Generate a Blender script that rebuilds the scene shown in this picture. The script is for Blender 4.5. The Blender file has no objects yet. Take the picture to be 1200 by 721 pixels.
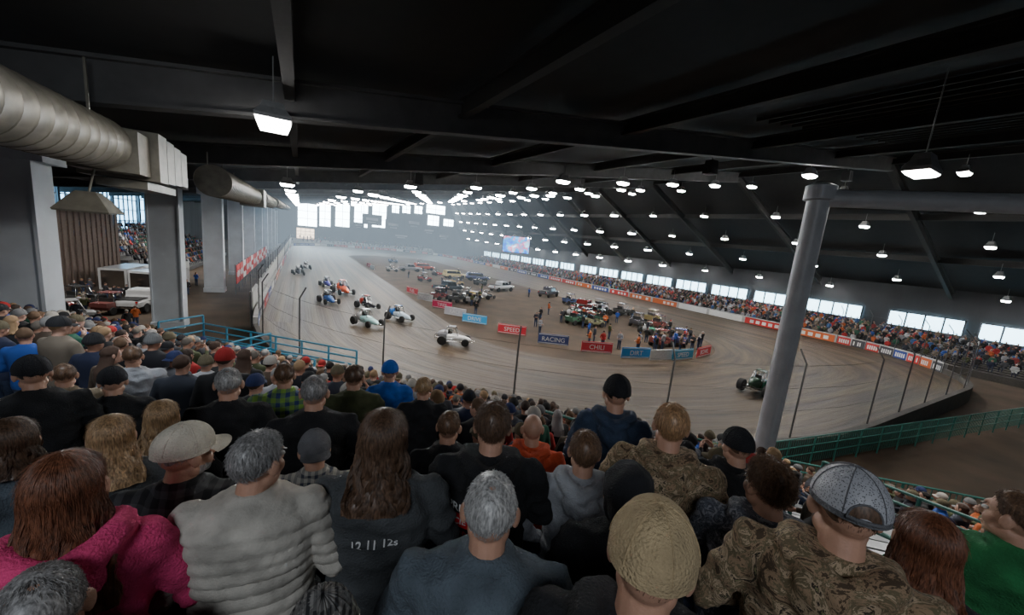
import bpy,math,random
import numpy as np
from mathutils import Vector,Matrix,noise
from mathutils.bvhtree import BVHTree
rnd=random.Random(7)
sc=bpy.context.scene
# ------------------------------------------------------------------ helpers
class MB:
    def __init__(s): s.v=[];s.f=[];s.m=[]
    def add(s,V,F,m=0):
        o=len(s.v); s.v.extend([tuple(p) for p in V])
        for f in F: s.f.append(tuple(i+o for i in f)); s.m.append(m)
    def box(s,c,d,m=0,rot=None,taper=1.0):
        x,y,z=d[0]/2,d[1]/2,d[2]/2; V=[]
        for k in(-1,1):
            t=taper if k>0 else 1
            for a,b in((-1,-1),(1,-1),(1,1),(-1,1)): V.append(Vector((a*x*t,b*y*t,k*z)))
        if rot: V=[rot@p for p in V]
        V=[p+Vector(c) for p in V]
        s.add(V,[(3,2,1,0),(4,5,6,7),(0,1,5,4),(1,2,6,5),(2,3,7,6),(3,0,4,7)],m)
    def quad(s,a,b,c,d,m=0): s.add([a,b,c,d],[(0,1,2,3)],m)
    def loft(s,rings,m=0,caps=True):
        n=len(rings[0]); V=[p for r in rings for p in r]; F=[]
        for i in range(len(rings)-1):
            for j in range(n):
                k=(j+1)%n; F.append((i*n+j,i*n+k,(i+1)*n+k,(i+1)*n+j))
        if caps:
            F.append(tuple(range(n-1,-1,-1))); b=(len(rings)-1)*n; F.append(tuple(range(b,b+n)))
        s.add(V,F,m)
    def path(s,pts,r,n=8,m=0,closed=False):
        pts=[Vector(p) for p in pts]; 
        if not hasattr(r,'__len__'): r=[r]*len(pts)
        rings=[];up=None
        for i,p in enumerate(pts):
            if closed: t=pts[(i+1)%len(pts)]-pts[i-1]
            else: t=pts[min(i+1,len(pts)-1)]-pts[max(i-1,0)]
            t.normalize()
            if up is None: up=Vector((0,0,1)) if abs(t.z)<.9 else Vector((1,0,0))
            a=t.cross(up)
            if a.length<1e-4: a=t.cross(Vector((1,0,.3)))
            a.normalize(); b=a.cross(t); up=b
            rings.append([p+(a*math.cos(2*math.pi*k/n)+b*math.sin(2*math.pi*k/n))*r[i] for k in range(n)])
        if closed: rings.append(rings[0])
        s.loft(rings,m,not closed)
    def limb(s,pts,r,m=0,n=10):
        s.path(pts,r,n,m)
        for p,q in zip(pts,r): s.ell(p,(q,q,q),m,10,6)
    def ell(s,c,r,m=0,nu=14,nv=8,rot=None):
        V=[];F=[]
        for j in range(1,nv):
            e=-math.pi/2+math.pi*j/nv
            for i in range(nu):
                a=2*math.pi*i/nu
                V.append(Vector((r[0]*math.cos(e)*math.cos(a),r[1]*math.cos(e)*math.sin(a),r[2]*math.sin(e))))
        V.append(Vector((0,0,-r[2])));V.append(Vector((0,0,r[2])))
        B=len(V)-2;T=B+1
        for j in range(nv-2):
            for i in range(nu):
                k=(i+1)%nu; F.append((j*nu+i,j*nu+k,(j+1)*nu+k,(j+1)*nu+i))
        for i in range(nu):
            k=(i+1)%nu; F.append((B,k,i)); F.append(((nv-2)*nu+i,(nv-2)*nu+k,T))
        if rot: V=[rot@p for p in V]
        s.add([p+Vector(c) for p in V],F,m)
    def lathe_x(s,c,prof,n=20,m=0):
        rings=[[Vector(c)+Vector((x,r*math.cos(2*math.pi*k/n),r*math.sin(2*math.pi*k/n))) for k in range(n)] for x,r in prof]
        s.loft(rings,m,True)
    def lathe_z(s,c,prof,n=20,m=0):
        rings=[[Vector(c)+Vector((r*math.cos(2*math.pi*k/n),r*math.sin(2*math.pi*k/n),z)) for k in range(n)] for z,r in prof]
        s.loft(rings,m,True)
    def mesh(s,name,mats=(),smooth=True,ang=40):
        me=bpy.data.meshes.new(name); me.from_pydata([tuple(p) for p in s.v],[],s.f)
        for m in mats: me.materials.append(m)
        me.polygons.foreach_set('material_index',s.m); me.validate(); me.update()
        if smooth:
            me.shade_smooth()
            try: me.set_sharp_from_angle(angle=math.radians(ang))
            except Exception: pass
        return me
def ob(name,me,loc=(0,0,0),rz=0,parent=None,sc_=1.0):
    o=bpy.data.objects.new(name,me); sc.collection.objects.link(o)
    o.location=loc; o.rotation_euler=(0,0,rz); o.scale=(sc_,)*3
    if parent: o.parent=parent
    return o
def empty(name,loc=(0,0,0)):
    o=bpy.data.objects.new(name,None); sc.collection.objects.link(o); o.location=loc; o.empty_display_size=.2; return o
# ------------------------------------------------------------------ materials
def nt(name):
    m=bpy.data.materials.new(name); m.use_nodes=True; t=m.node_tree; b=t.nodes['Principled BSDF']; return m,t,b
def mat(name,col,rough=.7,var=.15,scale=8,bump=0,bscale=40,metal=0,col2=None,stretch=(1,1,1)):
    m,t,b=nt(name); N=t.nodes; L=t.links
    tc=N.new('ShaderNodeTexCoord'); mp=N.new('ShaderNodeMapping'); mp.inputs['Scale'].default_value=stretch
    L.new(tc.outputs['Object'],mp.inputs[0])
    n=N.new('ShaderNodeTexNoise'); n.inputs['Scale'].default_value=scale; n.inputs['Detail'].default_value=5
    L.new(mp.outputs[0],n.inputs['Vector'])
    r=N.new('ShaderNodeValToRGB'); r.color_ramp.elements[0].position=.3; r.color_ramp.elements[1].position=.7
    c2=col2 or tuple(min(1,c*(1+var)) for c in col)
    r.color_ramp.elements[0].color=(*[c*(1-var) for c in col],1) if not col2 else (*col,1)
    r.color_ramp.elements[1].color=(*c2,1)
    L.new(n.outputs['Fac'],r.inputs[0]); L.new(r.outputs[0],b.inputs['Base Color'])
    b.inputs['Roughness'].default_value=rough; b.inputs['Metallic'].default_value=metal
    if bump:
        n2=N.new('ShaderNodeTexNoise'); n2.inputs['Scale'].default_value=bscale; n2.inputs['Detail'].default_value=4
        L.new(mp.outputs[0],n2.inputs['Vector'])
        bp=N.new('ShaderNodeBump'); bp.inputs['Strength'].default_value=bump; bp.inputs['Distance'].default_value=.01
        L.new(n2.outputs['Fac'],bp.inputs['Height']); L.new(bp.outputs[0],b.inputs['Normal'])
    return m
def emis(name,col,st,sample=False):
    m,t,b=nt(name); b.inputs['Base Color'].default_value=(*col,1)
    b.inputs['Emission Color'].default_value=(*col,1); b.inputs['Emission Strength'].default_value=st
    if not sample:
        try: m.cycles.emission_sampling='NONE'
        except Exception: pass
    return m
def plaid(name,c1,c2,sx=18):
    m,t,b=nt(name);N=t.nodes;L=t.links
    tc=N.new('ShaderNodeTexCoord')
    facs=[]
    for d in('X','Z'):
        w=N.new('ShaderNodeTexWave'); w.bands_direction=d; w.inputs['Scale'].default_value=sx*.31; w.inputs['Distortion'].default_value=.3
        L.new(tc.outputs['Object'],w.inputs['Vector'])
        r=N.new('ShaderNodeMath'); r.operation='GREATER_THAN'; r.inputs[1].default_value=.55; L.new(w.outputs['Fac'],r.inputs[0]); facs.append(r)
    a=N.new('ShaderNodeMath'); a.operation='ADD'; L.new(facs[0].outputs[0],a.inputs[0]); L.new(facs[1].outputs[0],a.inputs[1])
    h=N.new('ShaderNodeMath'); h.operation='MULTIPLY'; h.inputs[1].default_value=.5; L.new(a.outputs[0],h.inputs[0])
    mx=N.new('ShaderNodeMix'); mx.data_type='RGBA'; mx.inputs[6].default_value=(*c1,1); mx.inputs[7].default_value=(*c2,1)
    L.new(h.outputs[0],mx.inputs[0]); L.new(mx.outputs[2],b.inputs['Base Color']); b.inputs['Roughness'].default_value=.9
    return m
def camo(name,cols,scale=9):
    m,t,b=nt(name);N=t.nodes;L=t.links
    tc=N.new('ShaderNodeTexCoord'); n=N.new('ShaderNodeTexNoise'); n.inputs['Scale'].default_value=scale; n.inputs['Detail'].default_value=6; n.inputs['Roughness'].default_value=.7
    n.inputs['Distortion'].default_value=1.5
    L.new(tc.outputs['Object'],n.inputs['Vector'])
    r=N.new('ShaderNodeValToRGB'); r.color_ramp.interpolation='CONSTANT'
    ps=[0,.42,.48,.54,.6,.66][:len(cols)]
    while len(r.color_ramp.elements)<len(cols): r.color_ramp.elements.new(.5)
    for e,p,c in zip(r.color_ramp.elements,ps,cols): e.position=p; e.color=(*c,1)
    L.new(n.outputs['Fac'],r.inputs[0]); L.new(r.outputs[0],b.inputs['Base Color']); b.inputs['Roughness'].default_value=.9
    return m
def objrand(name,cols,mul,rough=.9):
    m,t,b=nt(name);N=t.nodes;L=t.links
    oi=N.new('ShaderNodeObjectInfo'); a=N.new('ShaderNodeMath'); a.operation='MULTIPLY'; a.inputs[1].default_value=mul
    f=N.new('ShaderNodeMath'); f.operation='FRACT'; L.new(oi.outputs['Random'],a.inputs[0]); L.new(a.outputs[0],f.inputs[0])
    r=N.new('ShaderNodeValToRGB'); r.color_ramp.interpolation='CONSTANT'
    while len(r.color_ramp.elements)<len(cols): r.color_ramp.elements.new(.5)
    for i,(e,c) in enumerate(zip(r.color_ramp.elements,cols)): e.position=i/len(cols); e.color=(*c,1)
    L.new(f.outputs[0],r.inputs[0]); L.new(r.outputs[0],b.inputs['Base Color']); b.inputs['Roughness'].default_value=rough
    return m
def attrmat(name,att='Col',rough=.9):
    m,t,b=nt(name); a=t.nodes.new('ShaderNodeAttribute'); a.attribute_name=att
    t.links.new(a.outputs['Color'],b.inputs['Base Color']); b.inputs['Roughness'].default_value=rough
    return m
SKIN=mat('skin',(.52,.29,.2),.5,.1,20,.15,150)
DENIM=mat('denim',(.03,.045,.09),.9,.3,30,.3,200)
SHOE=mat('shoe',(.02,.02,.02),.6)
EYEW=mat('eye_white',(.7,.7,.68),.2,.02); EYED=mat('iris',(.05,.03,.02),.2,.02); LIP=mat('lips',(.4,.15,.12),.5)
STEEL=mat('steel_grey',(.2,.2,.21),.45,.1,5,metal=.6)
BLACK=mat('black_plastic',(.015,.015,.015),.5)
def fabric(n,c,b=.8): return mat(n,c,.95,.28,9,b,130)
# ------------------------------------------------------------------ camera
Yc=Vector((-0.4821,0.1895,-0.8554)).normalized(); Zc=Vector((0.0950,0.9820,0.1633)).normalized()
Xc=Yc.cross(Zc).normalized(); Zc=Xc.cross(Yc)
cam=bpy.data.cameras.new('camera'); co=bpy.data.objects.new('camera',cam); sc.collection.objects.link(co)
co.matrix_world=Matrix.Translation((0,0,9))@Matrix((Xc,Yc,Zc)).to_4x4()
cam.sensor_width=36; cam.lens=13.2; cam.clip_start=.05; cam.clip_end=500
sc.camera=co
# ------------------------------------------------------------------ world / lights
w=bpy.data.worlds.new('world'); sc.world=w; w.use_nodes=True
w.node_tree.nodes['Background'].inputs[0].default_value=(.62,.72,.85,1); w.node_tree.nodes['Background'].inputs[1].default_value=.22
def area(name,loc,size,power,col=(1,.97,.92),rot=(0,0,0),parent=None):
    l=bpy.data.lights.new(name,'AREA'); l.energy=power; l.size=size; l.color=col
    o=bpy.data.objects.new(name,l); sc.collection.objects.link(o); o.location=loc; o.rotation_euler=rot
    if parent:o.parent=parent
    return o
def xpk(y): return 45+22*max(0,min(195,y))/195
def roof(x,y):
    xp=xpk(y); zp=12.3+.03*(y-15)+.14*min(x,xp)
    if x>xp: zp=zp+(7.2-zp)*(x-xp)/(77-xp)
    return zp
# ------------------------------------------------------------------ ground, track
DIRT=mat('infield_dirt',(.06,.04,.024),.95,.35,.35,.5,3)
TRK,t,b=nt('clay_track'); N=t.nodes;L=t.links
uv=N.new('ShaderNodeUVMap'); mp=N.new('ShaderNodeMapping'); mp.inputs['Scale'].default_value=(4,18,1); L.new(uv.outputs[0],mp.inputs[0])
n=N.new('ShaderNodeTexNoise'); n.inputs['Scale'].default_value=1.0; n.inputs['Detail'].default_value=8; n.inputs['Roughness'].default_value=.6; L.new(mp.outputs[0],n.inputs['Vector'])
r=N.new('ShaderNodeValToRGB'); r.color_ramp.elements[0].position=.36; r.color_ramp.elements[0].color=(.02,.0135,.008,1); r.color_ramp.elements[1].position=.66; r.color_ramp.elements[1].color=(.095,.066,.038,1)
L.new(n.outputs['Fac'],r.inputs[0]); L.new(r.outputs[0],b.inputs['Base Color']); b.inputs['Roughness'].default_value=.5
b.inputs['Specular IOR Level'].default_value=.22
bp=N.new('ShaderNodeBump'); bp.inputs['Strength'].default_value=.7; bp.inputs['Distance'].default_value=.14; L.new(n.outputs['Fac'],bp.inputs['Height']); L.new(bp.outputs[0],b.inputs['Normal'])
g=MB(); g.quad((-32,-25,0),(80,-25,0),(80,200,0),(-32,200,0)); ob('floor',g.mesh('floor',[DIRT],False))
def rrect(x0,x1,y0,y1,rad,n=14,ns=8):
    P=[];cs=[(x0+rad[0],y0+rad[0],rad[0],180),(x1-rad[1],y0+rad[1],rad[1],270),(x1-rad[2],y1-rad[2],rad[2],0),(x0+rad[3],y1-rad[3],rad[3],90)]
    C=[]
    for cx,cy,r_,a0 in cs:
        C.append([(cx+r_*math.cos(math.radians(a0+90*i/n)),cy+r_*math.sin(math.radians(a0+90*i/n))) for i in range(n+1)])
    for q in range(4):
        P+=C[q]; a=C[q][-1]; b_=C[(q+1)%4][0]
        for i in range(1,ns): P.append((a[0]+(b_[0]-a[0])*i/ns,a[1]+(b_[1]-a[1])*i/ns))
    return P
OUT=rrect(-3,59,7,188,(30,13,28,28)); INN=rrect(14,44,21,150,(14,12,14,14))
nr=12; V=[];F=[];UV=[]
nP=len(OUT)
for j in range(nr+1):
    tt=j/nr
    for i in range(nP+1):
        a=INN[i%nP];b_=OUT[i%nP]; V.append((a[0]+(b_[0]-a[0])*tt,a[1]+(b_[1]-a[1])*tt,.02+.75*tt**2.2)); UV.append((i/nP*4,tt))
for j in range(nr):
    for i in range(nP):
        q=j*(nP+1)+i; F.append((q,q+nP+1,q+nP+2,q+1))
me=bpy.data.meshes.new('track'); me.from_pydata(V,[],F); ul=me.uv_layers.new(name='UVMap')
for l in me.loops: ul.data[l.index].uv=UV[l.vertex_index]
me.materials.append(TRK); me.shade_smooth(); ob('dirt_track',me)
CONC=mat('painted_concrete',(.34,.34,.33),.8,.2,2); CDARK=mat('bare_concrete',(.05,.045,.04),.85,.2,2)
cols=[(.5,.02,.02),(.6,.6,.6),(.02,.05,.25),(.45,.03,.03),(.04,.04,.05),(.62,.62,.6),(.5,.1,.02)]
wl=MB(); ad=MB()
for i in range(nP):
    a=Vector((*OUT[i],0));b_=Vector((*OUT[(i+1)%nP],0)); dlen=(b_-a).length
    if dlen<.01: continue
    nrm=Vector((b_.y-a.y,a.x-b_.x,0)).normalized()
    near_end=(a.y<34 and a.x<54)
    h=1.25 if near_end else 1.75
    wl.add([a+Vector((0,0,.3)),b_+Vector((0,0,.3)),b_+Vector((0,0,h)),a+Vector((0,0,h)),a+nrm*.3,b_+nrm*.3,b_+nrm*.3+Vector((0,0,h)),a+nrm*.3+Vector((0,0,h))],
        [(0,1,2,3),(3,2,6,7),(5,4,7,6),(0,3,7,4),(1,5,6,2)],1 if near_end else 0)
    if near_end: continue
    nb=max(1,int(dlen/4.5))
    for k in range(nb):
        p=a+(b_-a)*(k+.04)/nb-nrm*.04; q=a+(b_-a)*(k+.96)/nb-nrm*.04
        ad.quad(p+Vector((0,0,.75)),q+Vector((0,0,.75)),q+Vector((0,0,1.65)),p+Vector((0,0,1.65)),rnd.randrange(7))
        c2=rnd.choice([1,5]) ; e=(q-p)
        for u in range(5):
            if rnd.random()<.8:
                s0=p+e*(.12+.16*u)-nrm*.02; s1=s0+e*.1
                ad.quad(s0+Vector((0,0,.95)),s1+Vector((0,0,.95)),s1+Vector((0,0,1.4)),s0+Vector((0,0,1.4)),c2)
ADM=[mat('ad_board_%d'%i,c,.6,.08) for i,c in enumerate(cols)]
ob('track_wall',wl.mesh('track_wall',[CONC,CDARK],False)); ob('advertising_boards',ad.mesh('ad',ADM,False))
fp=MB(); POST=mat('galvanised_post',(.09,.09,.09),.5,.1,3,metal=.5)
for i in range(0,nP,2):
    a=OUT[i]; b_=OUT[(i+1)%nP]
    if a[1]>150: continue
    fp.path([(a[0],a[1],.5),(a[0],a[1],4.9),(a[0]+(27-a[0])*.012,a[1]+(40-a[1])*.012,5.5)],.04,8,0)
for zz in (2.6,3.7,4.8):
    fp.path([(p[0],p[1],zz) for p in OUT[::1]],.006,4,0,closed=True)
ob('catch_fence',fp.mesh('fence',[POST]))
# ------------------------------------------------------------------ building shell
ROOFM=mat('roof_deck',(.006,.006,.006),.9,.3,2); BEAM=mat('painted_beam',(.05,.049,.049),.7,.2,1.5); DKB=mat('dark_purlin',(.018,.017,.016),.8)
WALLM=mat('wall_panel_dark',(.028,.03,.033),.85,.3,.3,stretch=(1,1,.2)); COLM=mat('column_paint',(.5,.54,.58),.75,.1,.8)
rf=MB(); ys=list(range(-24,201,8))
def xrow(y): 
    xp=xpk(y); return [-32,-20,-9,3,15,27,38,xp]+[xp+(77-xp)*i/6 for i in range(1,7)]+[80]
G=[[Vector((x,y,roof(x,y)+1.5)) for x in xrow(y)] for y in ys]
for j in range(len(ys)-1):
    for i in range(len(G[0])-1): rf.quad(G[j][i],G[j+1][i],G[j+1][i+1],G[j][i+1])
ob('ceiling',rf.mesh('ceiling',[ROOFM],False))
bm_=MB()
def beam(pts,h,wd,mb,m=0):
    for a,b_ in zip(pts[:-1],pts[1:]):
        a=Vector(a);b_=Vector(b_); tdir=(b_-a).normalized(); sd=Vector((tdir.y,-tdir.x,0)).normalized()
        for z0,z1,ww in ((0,.1,wd),(.1,h-.1,.08),(h-.1,h,wd)):
            V=[a-sd*ww/2+Vector((0,0,z0)),a+sd*ww/2+Vector((0,0,z0)),a+sd*ww/2+Vector((0,0,z1)),a-sd*ww/2+Vector((0,0,z1))]
            V+=[b_-sd*ww/2+Vector((0,0,z0)),b_+sd*ww/2+Vector((0,0,z0)),b_+sd*ww/2+Vector((0,0,z1)),b_-sd*ww/2+Vector((0,0,z1))]
            mb.add(V,[(0,1,2,3),(7,6,5,4),(0,4,5,1),(1,5,6,2),(2,6,7,3),(3,7,4,0)],m)
YB=[-10,15,30]+list(range(45,196,15))
for y in YB:
    beam([(x,y,roof(x,y)) for x in (-28,-12,0,12,24,36,xpk(y))],1.2,.5,bm_,0)
    beam([(x,y,roof(x,y)) for x in (xpk(y),(xpk(y)+77)/2,76.5)],1.0,.4,bm_,1)
for x in (-20,-9,-.3,5.5,14,25,36):
    beam([(x,y,roof(x,y)+.6) for y in (-24,0,15,30)],.7,.3,bm_,1)
    beam([(x,y,roof(x,y)+.6) for y in (30,60,100,140,195)],.7,.3,bm_,0)
for f in (0,.33,.66):
    beam([(xpk(y)+(77-xpk(y))*f,y,roof(xpk(y)+(77-xpk(y))*f,y)+.6) for y in (-24,0,15,30,60,100,140,195)],.7,.3,bm_,1)
for x in np.arange(20,44,1.1):
    beam([(x,-18,roof(x,-18)+1.25),(x,12,roof(x,12)+1.25)],.2,.1,bm_,1)
ob('roof_beams',bm_.mesh('beams',[BEAM,DKB],False))
wm=MB(); wm.quad((-32,195,0),(80,195,0),(80,195,36),(-32,195,27)); ob('wall_back',wm.mesh('wall_back',[WALLM],False))
wm=MB(); wm.quad((77,-25,0),(77,-25,10),(77,200,10),(77,200,0)); ob('wall_right',wm.mesh('wall_right',[WALLM],False))
wm=MB(); wm.quad((-30,-25,0),(-30,200,0),(-30,200,20),(-30,-25,14)); ob('wall_left',wm.mesh('wall_left',[WALLM],False))
WIN=emis('daylight_glass',(.3,.66,1.0),7); WINW=emis('daylight_glass_bright',(.72,.9,1),40); WINR=emis('daylight_glass_right',(.5,.82,1.0),7); MUL=mat('mullion',(.08,.08,.09),.6)
wi=[0]
def window(c,axis,wd,h,nx,nz,m):
    wi[0]+=1; q=MB()
    c=Vector(c)
    e=Vector((1,0,0)) if axis=='x' else Vector((0,1,0)); nrm=Vector((0,-1,0)) if axis=='x' else (Vector((-1,0,0)) if c.x>0 else Vector((1,0,0)))
    a=c-e*wd/2;b_=c+e*wd/2;up=Vector((0,0,h))
    q.quad(a+nrm*.1,b_+nrm*.1,b_+up+nrm*.1,a+up+nrm*.1,0)
    for i in range(nx+1):
        p=a+e*wd*i/nx; q.box(p+up/2+nrm*.2,(.16 if axis=='x' else .2,.2 if axis=='x' else .16,h+.2),1)
    for i in range(nz+1):
        p=c+up*i/nz; q.box(p+nrm*.2,(wd if axis=='x' else .2,.2 if axis=='x' else wd,.16),1)
    ob('window_%d'%wi[0],q.mesh('window',[m,MUL],False))
for x0,x1 in ((-1,6.5),(7.5,12),(14,20),(22,28),(30,36.5)):
    xm=(x0+x1)/2; zt=18.0+.12*xm; zb=8.3+.085*xm
    window((xm,194.8,zb),'x',x1-x0,zt-zb,2,3,WINW)
for x0,x1,zb,zt in ((39,42.5,19,22.6),(44,48,19.5,23.2),(50,54,20,23.8),(56,66,21,25.4),(57,63,15,20),(65.5,71,15.5,19)):
    window(((x0+x1)/2,194.8,zb),'x',x1-x0,zt-zb,2,2,WINW)
window((2,194.6,2.0),'x',7,5.5,4,4,emis('lit_booth_glass',(1,.8,.6),8))
y=4; sg=MB(); k=0
while y<165:
    ln=8.2; k+=1
    window((76.8,y+ln/2,2.75),'y',ln-.7,2.1,4,1,WINR)
    # sponsor boards hung under each window bay
    for u in range(3):
        sg.box((75.6,y+1.4+2.7*u,2.15),(.1,2.3,.8),rnd.choice([0,1,2,4]))
        sg.box((75.53,y+1.4+2.7*u,2.15),(.04,1.4,.25),1)
        sg.box((75.6,y+1.4+2.7*u,1.6),(.08,.08,.5),4)
    y+=ln+.6 if (int(y)%3) else ln+2.4
ob('sponsor_boards',sg.mesh('sg',ADM,False))
for y0,y1,zb,zt in ((70,78,8.3,11.8),(79,87,8.3,11.9),(88,96,8.3,12),(97,108,4.5,12.5),(110,124,4.5,13)):
    window((-29.8,(y0+y1)/2,zb),'y',y1-y0,zt-zb,5,4 if zt-zb>5 else 2,WIN)
cl=MB()
for y in (20.5,38.6,57,75,93,111,129,147,165,183):
    cl.box((-9,y,.25),(2.0,1.7,.5))
    cl.box((-9,y,7),(1.75,1.1,13.2)); 
    cl.box((-8.1,y,7),(.1,1.3,13)); cl.box((-9.9,y,7),(.1,1.3,13))
    cl.box((-9,y,roof(-9,y)-.5),(2.6,1.6,.9))
ob('column_row',cl.mesh('columns',[COLM],False))
cw=MB(); k=0
for y in np.arange(49,66,.6):
    cw.box((-20+.12*(k%2),y,4.1),(.1,.6,8.2)); k+=1
cw.box((-20,57.5,8.25),(.2,17.5,.15))
ob('curtain_wall',cw.mesh('curtain',[mat('curtain_brown',(.14,.1,.08),.9)],False))
# ------------------------------------------------------------------ ducts
DUCT=mat('duct_metal',(.15,.138,.11),.5,.25,3,metal=.35)
d=MB()
def duct(y0,y1,x,z,r,slope=.02):
    pts=[];rr=[]
    y=y0
    while y<=y1: 
        for q,e in ((0,r),(.03,r*1.02),(.06,r)): pts.append((x,y+q,z+slope*(y-y0))); rr.append(e)
        y+=.5
    d.path(pts,rr,32,0)
duct(-4,15.5,-5.0,10.35,.72)
d.box((-4.9,16.1,10.6),(1.5,1.0,1.2)); 
for i in range(4): d.box((-4.9,17.1+i*1.0,10.65),(1.9-.05*i,.85,1.5-.08*i)); d.box((-4.9,17.6+i*1.0,10.65),(1.3,.3,1.1))
d.box((-4.9,18.4,9.75),(1.2,3.2,.25))
duct(27,46,-4.2,10.9,.85); 
for i in range(3): d.box((-4.2,46.8+i*1.1,11.2),(2,.9,1.7))
duct(54,75,-4.2,11.6,.85); duct(82,120,-4.2,12.5,.85); duct(125,170,-4.2,13.6,.85)
for y in list(range(-2,16,4))+list(range(28,46,5))+list(range(55,75,5)): d.box((-4.6,y,11.7),(.05,.05,1.6))
ob('air_duct',d.mesh('duct',[DUCT],True,30))
sh=MB(); sh.loft([[(-5.4+a*x,16+b_*x,z) for a,b_ in ((-1,-1),(1,-1),(1,1),(-1,1))] for z,x in ((8.75,.56),(8.8,.58),(9.2,.32),(9.35,.2))]); sh.path([(-5.4,16,9.3),(-5.2,16,10.2)],.03)
ob('duct_diffuser_hood',sh.mesh('hood',[DUCT],True,30))
# ------------------------------------------------------------------ light fixtures
LAMP=emis('lamp_glass',(1,.98,.95),26); LFAR=emis('lamp_glass_far',(1,.98,.95),90); HOUS=mat('lamp_housing',(.2,.2,.2),.5)
def fixture(mb,x,y,z,s=1.0,top=None,deep=.12):
    mb.loft([[(x+a*q*s,y+b_*q*s*.6,z+zz*s) for a,b_ in ((-1,-1),(1,-1),(1,1),(-1,1))] for zz,q in ((0,.55),(.12,.55),(.35,.38),(.55,.3))],1)
    mb.loft([[(x+a*q*s,y+b_*q*s*.6,z+zz*s) for a,b_ in ((-1,-1),(1,-1),(1,1),(-1,1))] for zz,q in ((-deep,.4),(-deep*.3,.5),(-.005,.52))],0)
    mb.path([(x,y,z+.5*s),(x,y,(top or z+1.5))],.02,5,1)
fx=MB(); fixture(fx,-.7,13.9,11.95,.85,13.7,.38); fixture(fx,17,4.7,12.45,1.0,15.5,.1)
ob('high_bay_lamp',fx.mesh('lamps',[LAMP,HOUS],False))
ff=MB()
for y in list(range(28,192,11)):
    xp=xpk(y); X=[-1,6,13,20,27,34,41,xp]+[xp+(75-xp)*i/4 for i in (1,2,3,4)]
    for i,x in enumerate(X):
        if y<30 and x<20: continue
        xx=x+(3.5 if (y//11)%2 and 0<x<41 else 0)
        fixture(ff,xx,y,roof(xx,y)-.6,1.0 if y<60 else 1.4,roof(xx,y)+.8,.18)
for x,y in ((45,10),(52,10),(59,10),(66,10),(73,10),(49,19),(56,19),(63,19),(70,19),(35,16),(56,2),(64,2),(71,2)): fixture(ff,x,y,roof(x,y)-.6,1.0,roof(x,y)+.8,.18)
ob('ceiling_lights',ff.mesh('ceiling_lights',[LFAR,HOUS],False))
for i,(x,y) in enumerate(((8,30),(30,24),(46,20),(10,62),(42,62),(20,100),(48,110),(30,150))):
    area('track_light_%d'%i,(x,y,roof(x,y)-1.4),4,2700 if i<5 else 3800)
area('stand_light_1',(-.7,13.2,11.4),1.0,470); area('stand_light_2',(13,4.7,12.2),1.5,540)
area('crowd_fill',(-3,-4,12.0),3,330,(.85,.92,1)); area('right_stand_light',(67,35,8.8),6,380); area('right_stand_light_2',(67,80,8.8),6,550); area('right_stand_light_3',(67,120,8.8),6,600)  # the first is an unseen fill added behind the camera for the crowd
area('stand_light_4',(17,2,11.5),3,400)
area('column_fill',(-2.4,5,11.4),1.2,200,(.85,.93,1),(math.radians(62),0,math.radians(22)))  # unseen lamp added to brighten the dark face of the near column
area('left_stand_fill',(-18,76,11),5,1900); area('left_stand_fill_2',(-16,42,10),4,1200)  # fill lamps without fixtures, added to brighten the left stand and columns
# smoke volumes, thicker over the far turn; their glow imitates scattered light
def hazemat(dn,e_):
    hm=bpy.data.materials.new('smoke_glow'); hm.use_nodes=True; T=hm.node_tree; T.nodes.clear()
    o_=T.nodes.new('ShaderNodeOutputMaterial'); ab=T.nodes.new('ShaderNodeVolumeAbsorption'); ab.inputs['Color'].default_value=(.5,.5,.5,1); ab.inputs['Density'].default_value=dn
    em=T.nodes.new('ShaderNodeEmission'); em.inputs[0].default_value=(.55,.7,.84,1); em.inputs[1].default_value=e_
    ad_=T.nodes.new('ShaderNodeAddShader'); T.links.new(ab.outputs[0],ad_.inputs[0]); T.links.new(em.outputs[0],ad_.inputs[1]); T.links.new(ad_.outputs[0],o_.inputs['Volume']); return hm
hz=MB(); hz.loft([[(-7.9,42,z),(14,44,z),(60,74,z),(76,92,z),(76,193,z),(-7.9,193,z)] for z in (.01,27)]); ob('haze_glow',hz.mesh('haze_glow',[hazemat(.007,.0023)],False))
hz=MB(); hz.loft([[(-7.8,100,z),(75.9,118,z),(75.9,192.9,z),(-7.8,192.9,z)] for z in (.015,26.9)]); ob('haze_glow',hz.mesh('haze_glow',[hazemat(.007,.0042)],False))
# ------------------------------------------------------------------ pole
pl=MB(); pl.path([(6.9,2.96,4.0),(6.9,2.96,10.25)],.15,24); pl.lathe_z((6.9,2.96,10.1),[(0,.15),(.02,.2),(.22,.2),(.26,.12)],20); pl.lathe_z((6.9,2.96,4.25),[(0,.3),(.05,.3),(.06,.17),(.3,.17)],20)
pl.path([(6.9,2.96,10.15),(9.2,-.24,10.15),(12,-4.1,10.15)],.13,20)
ob('support_pole',pl.mesh('pole',[mat('pole_paint',(.5,.51,.53),.45,.1,4,metal=.1)],True))
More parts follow.
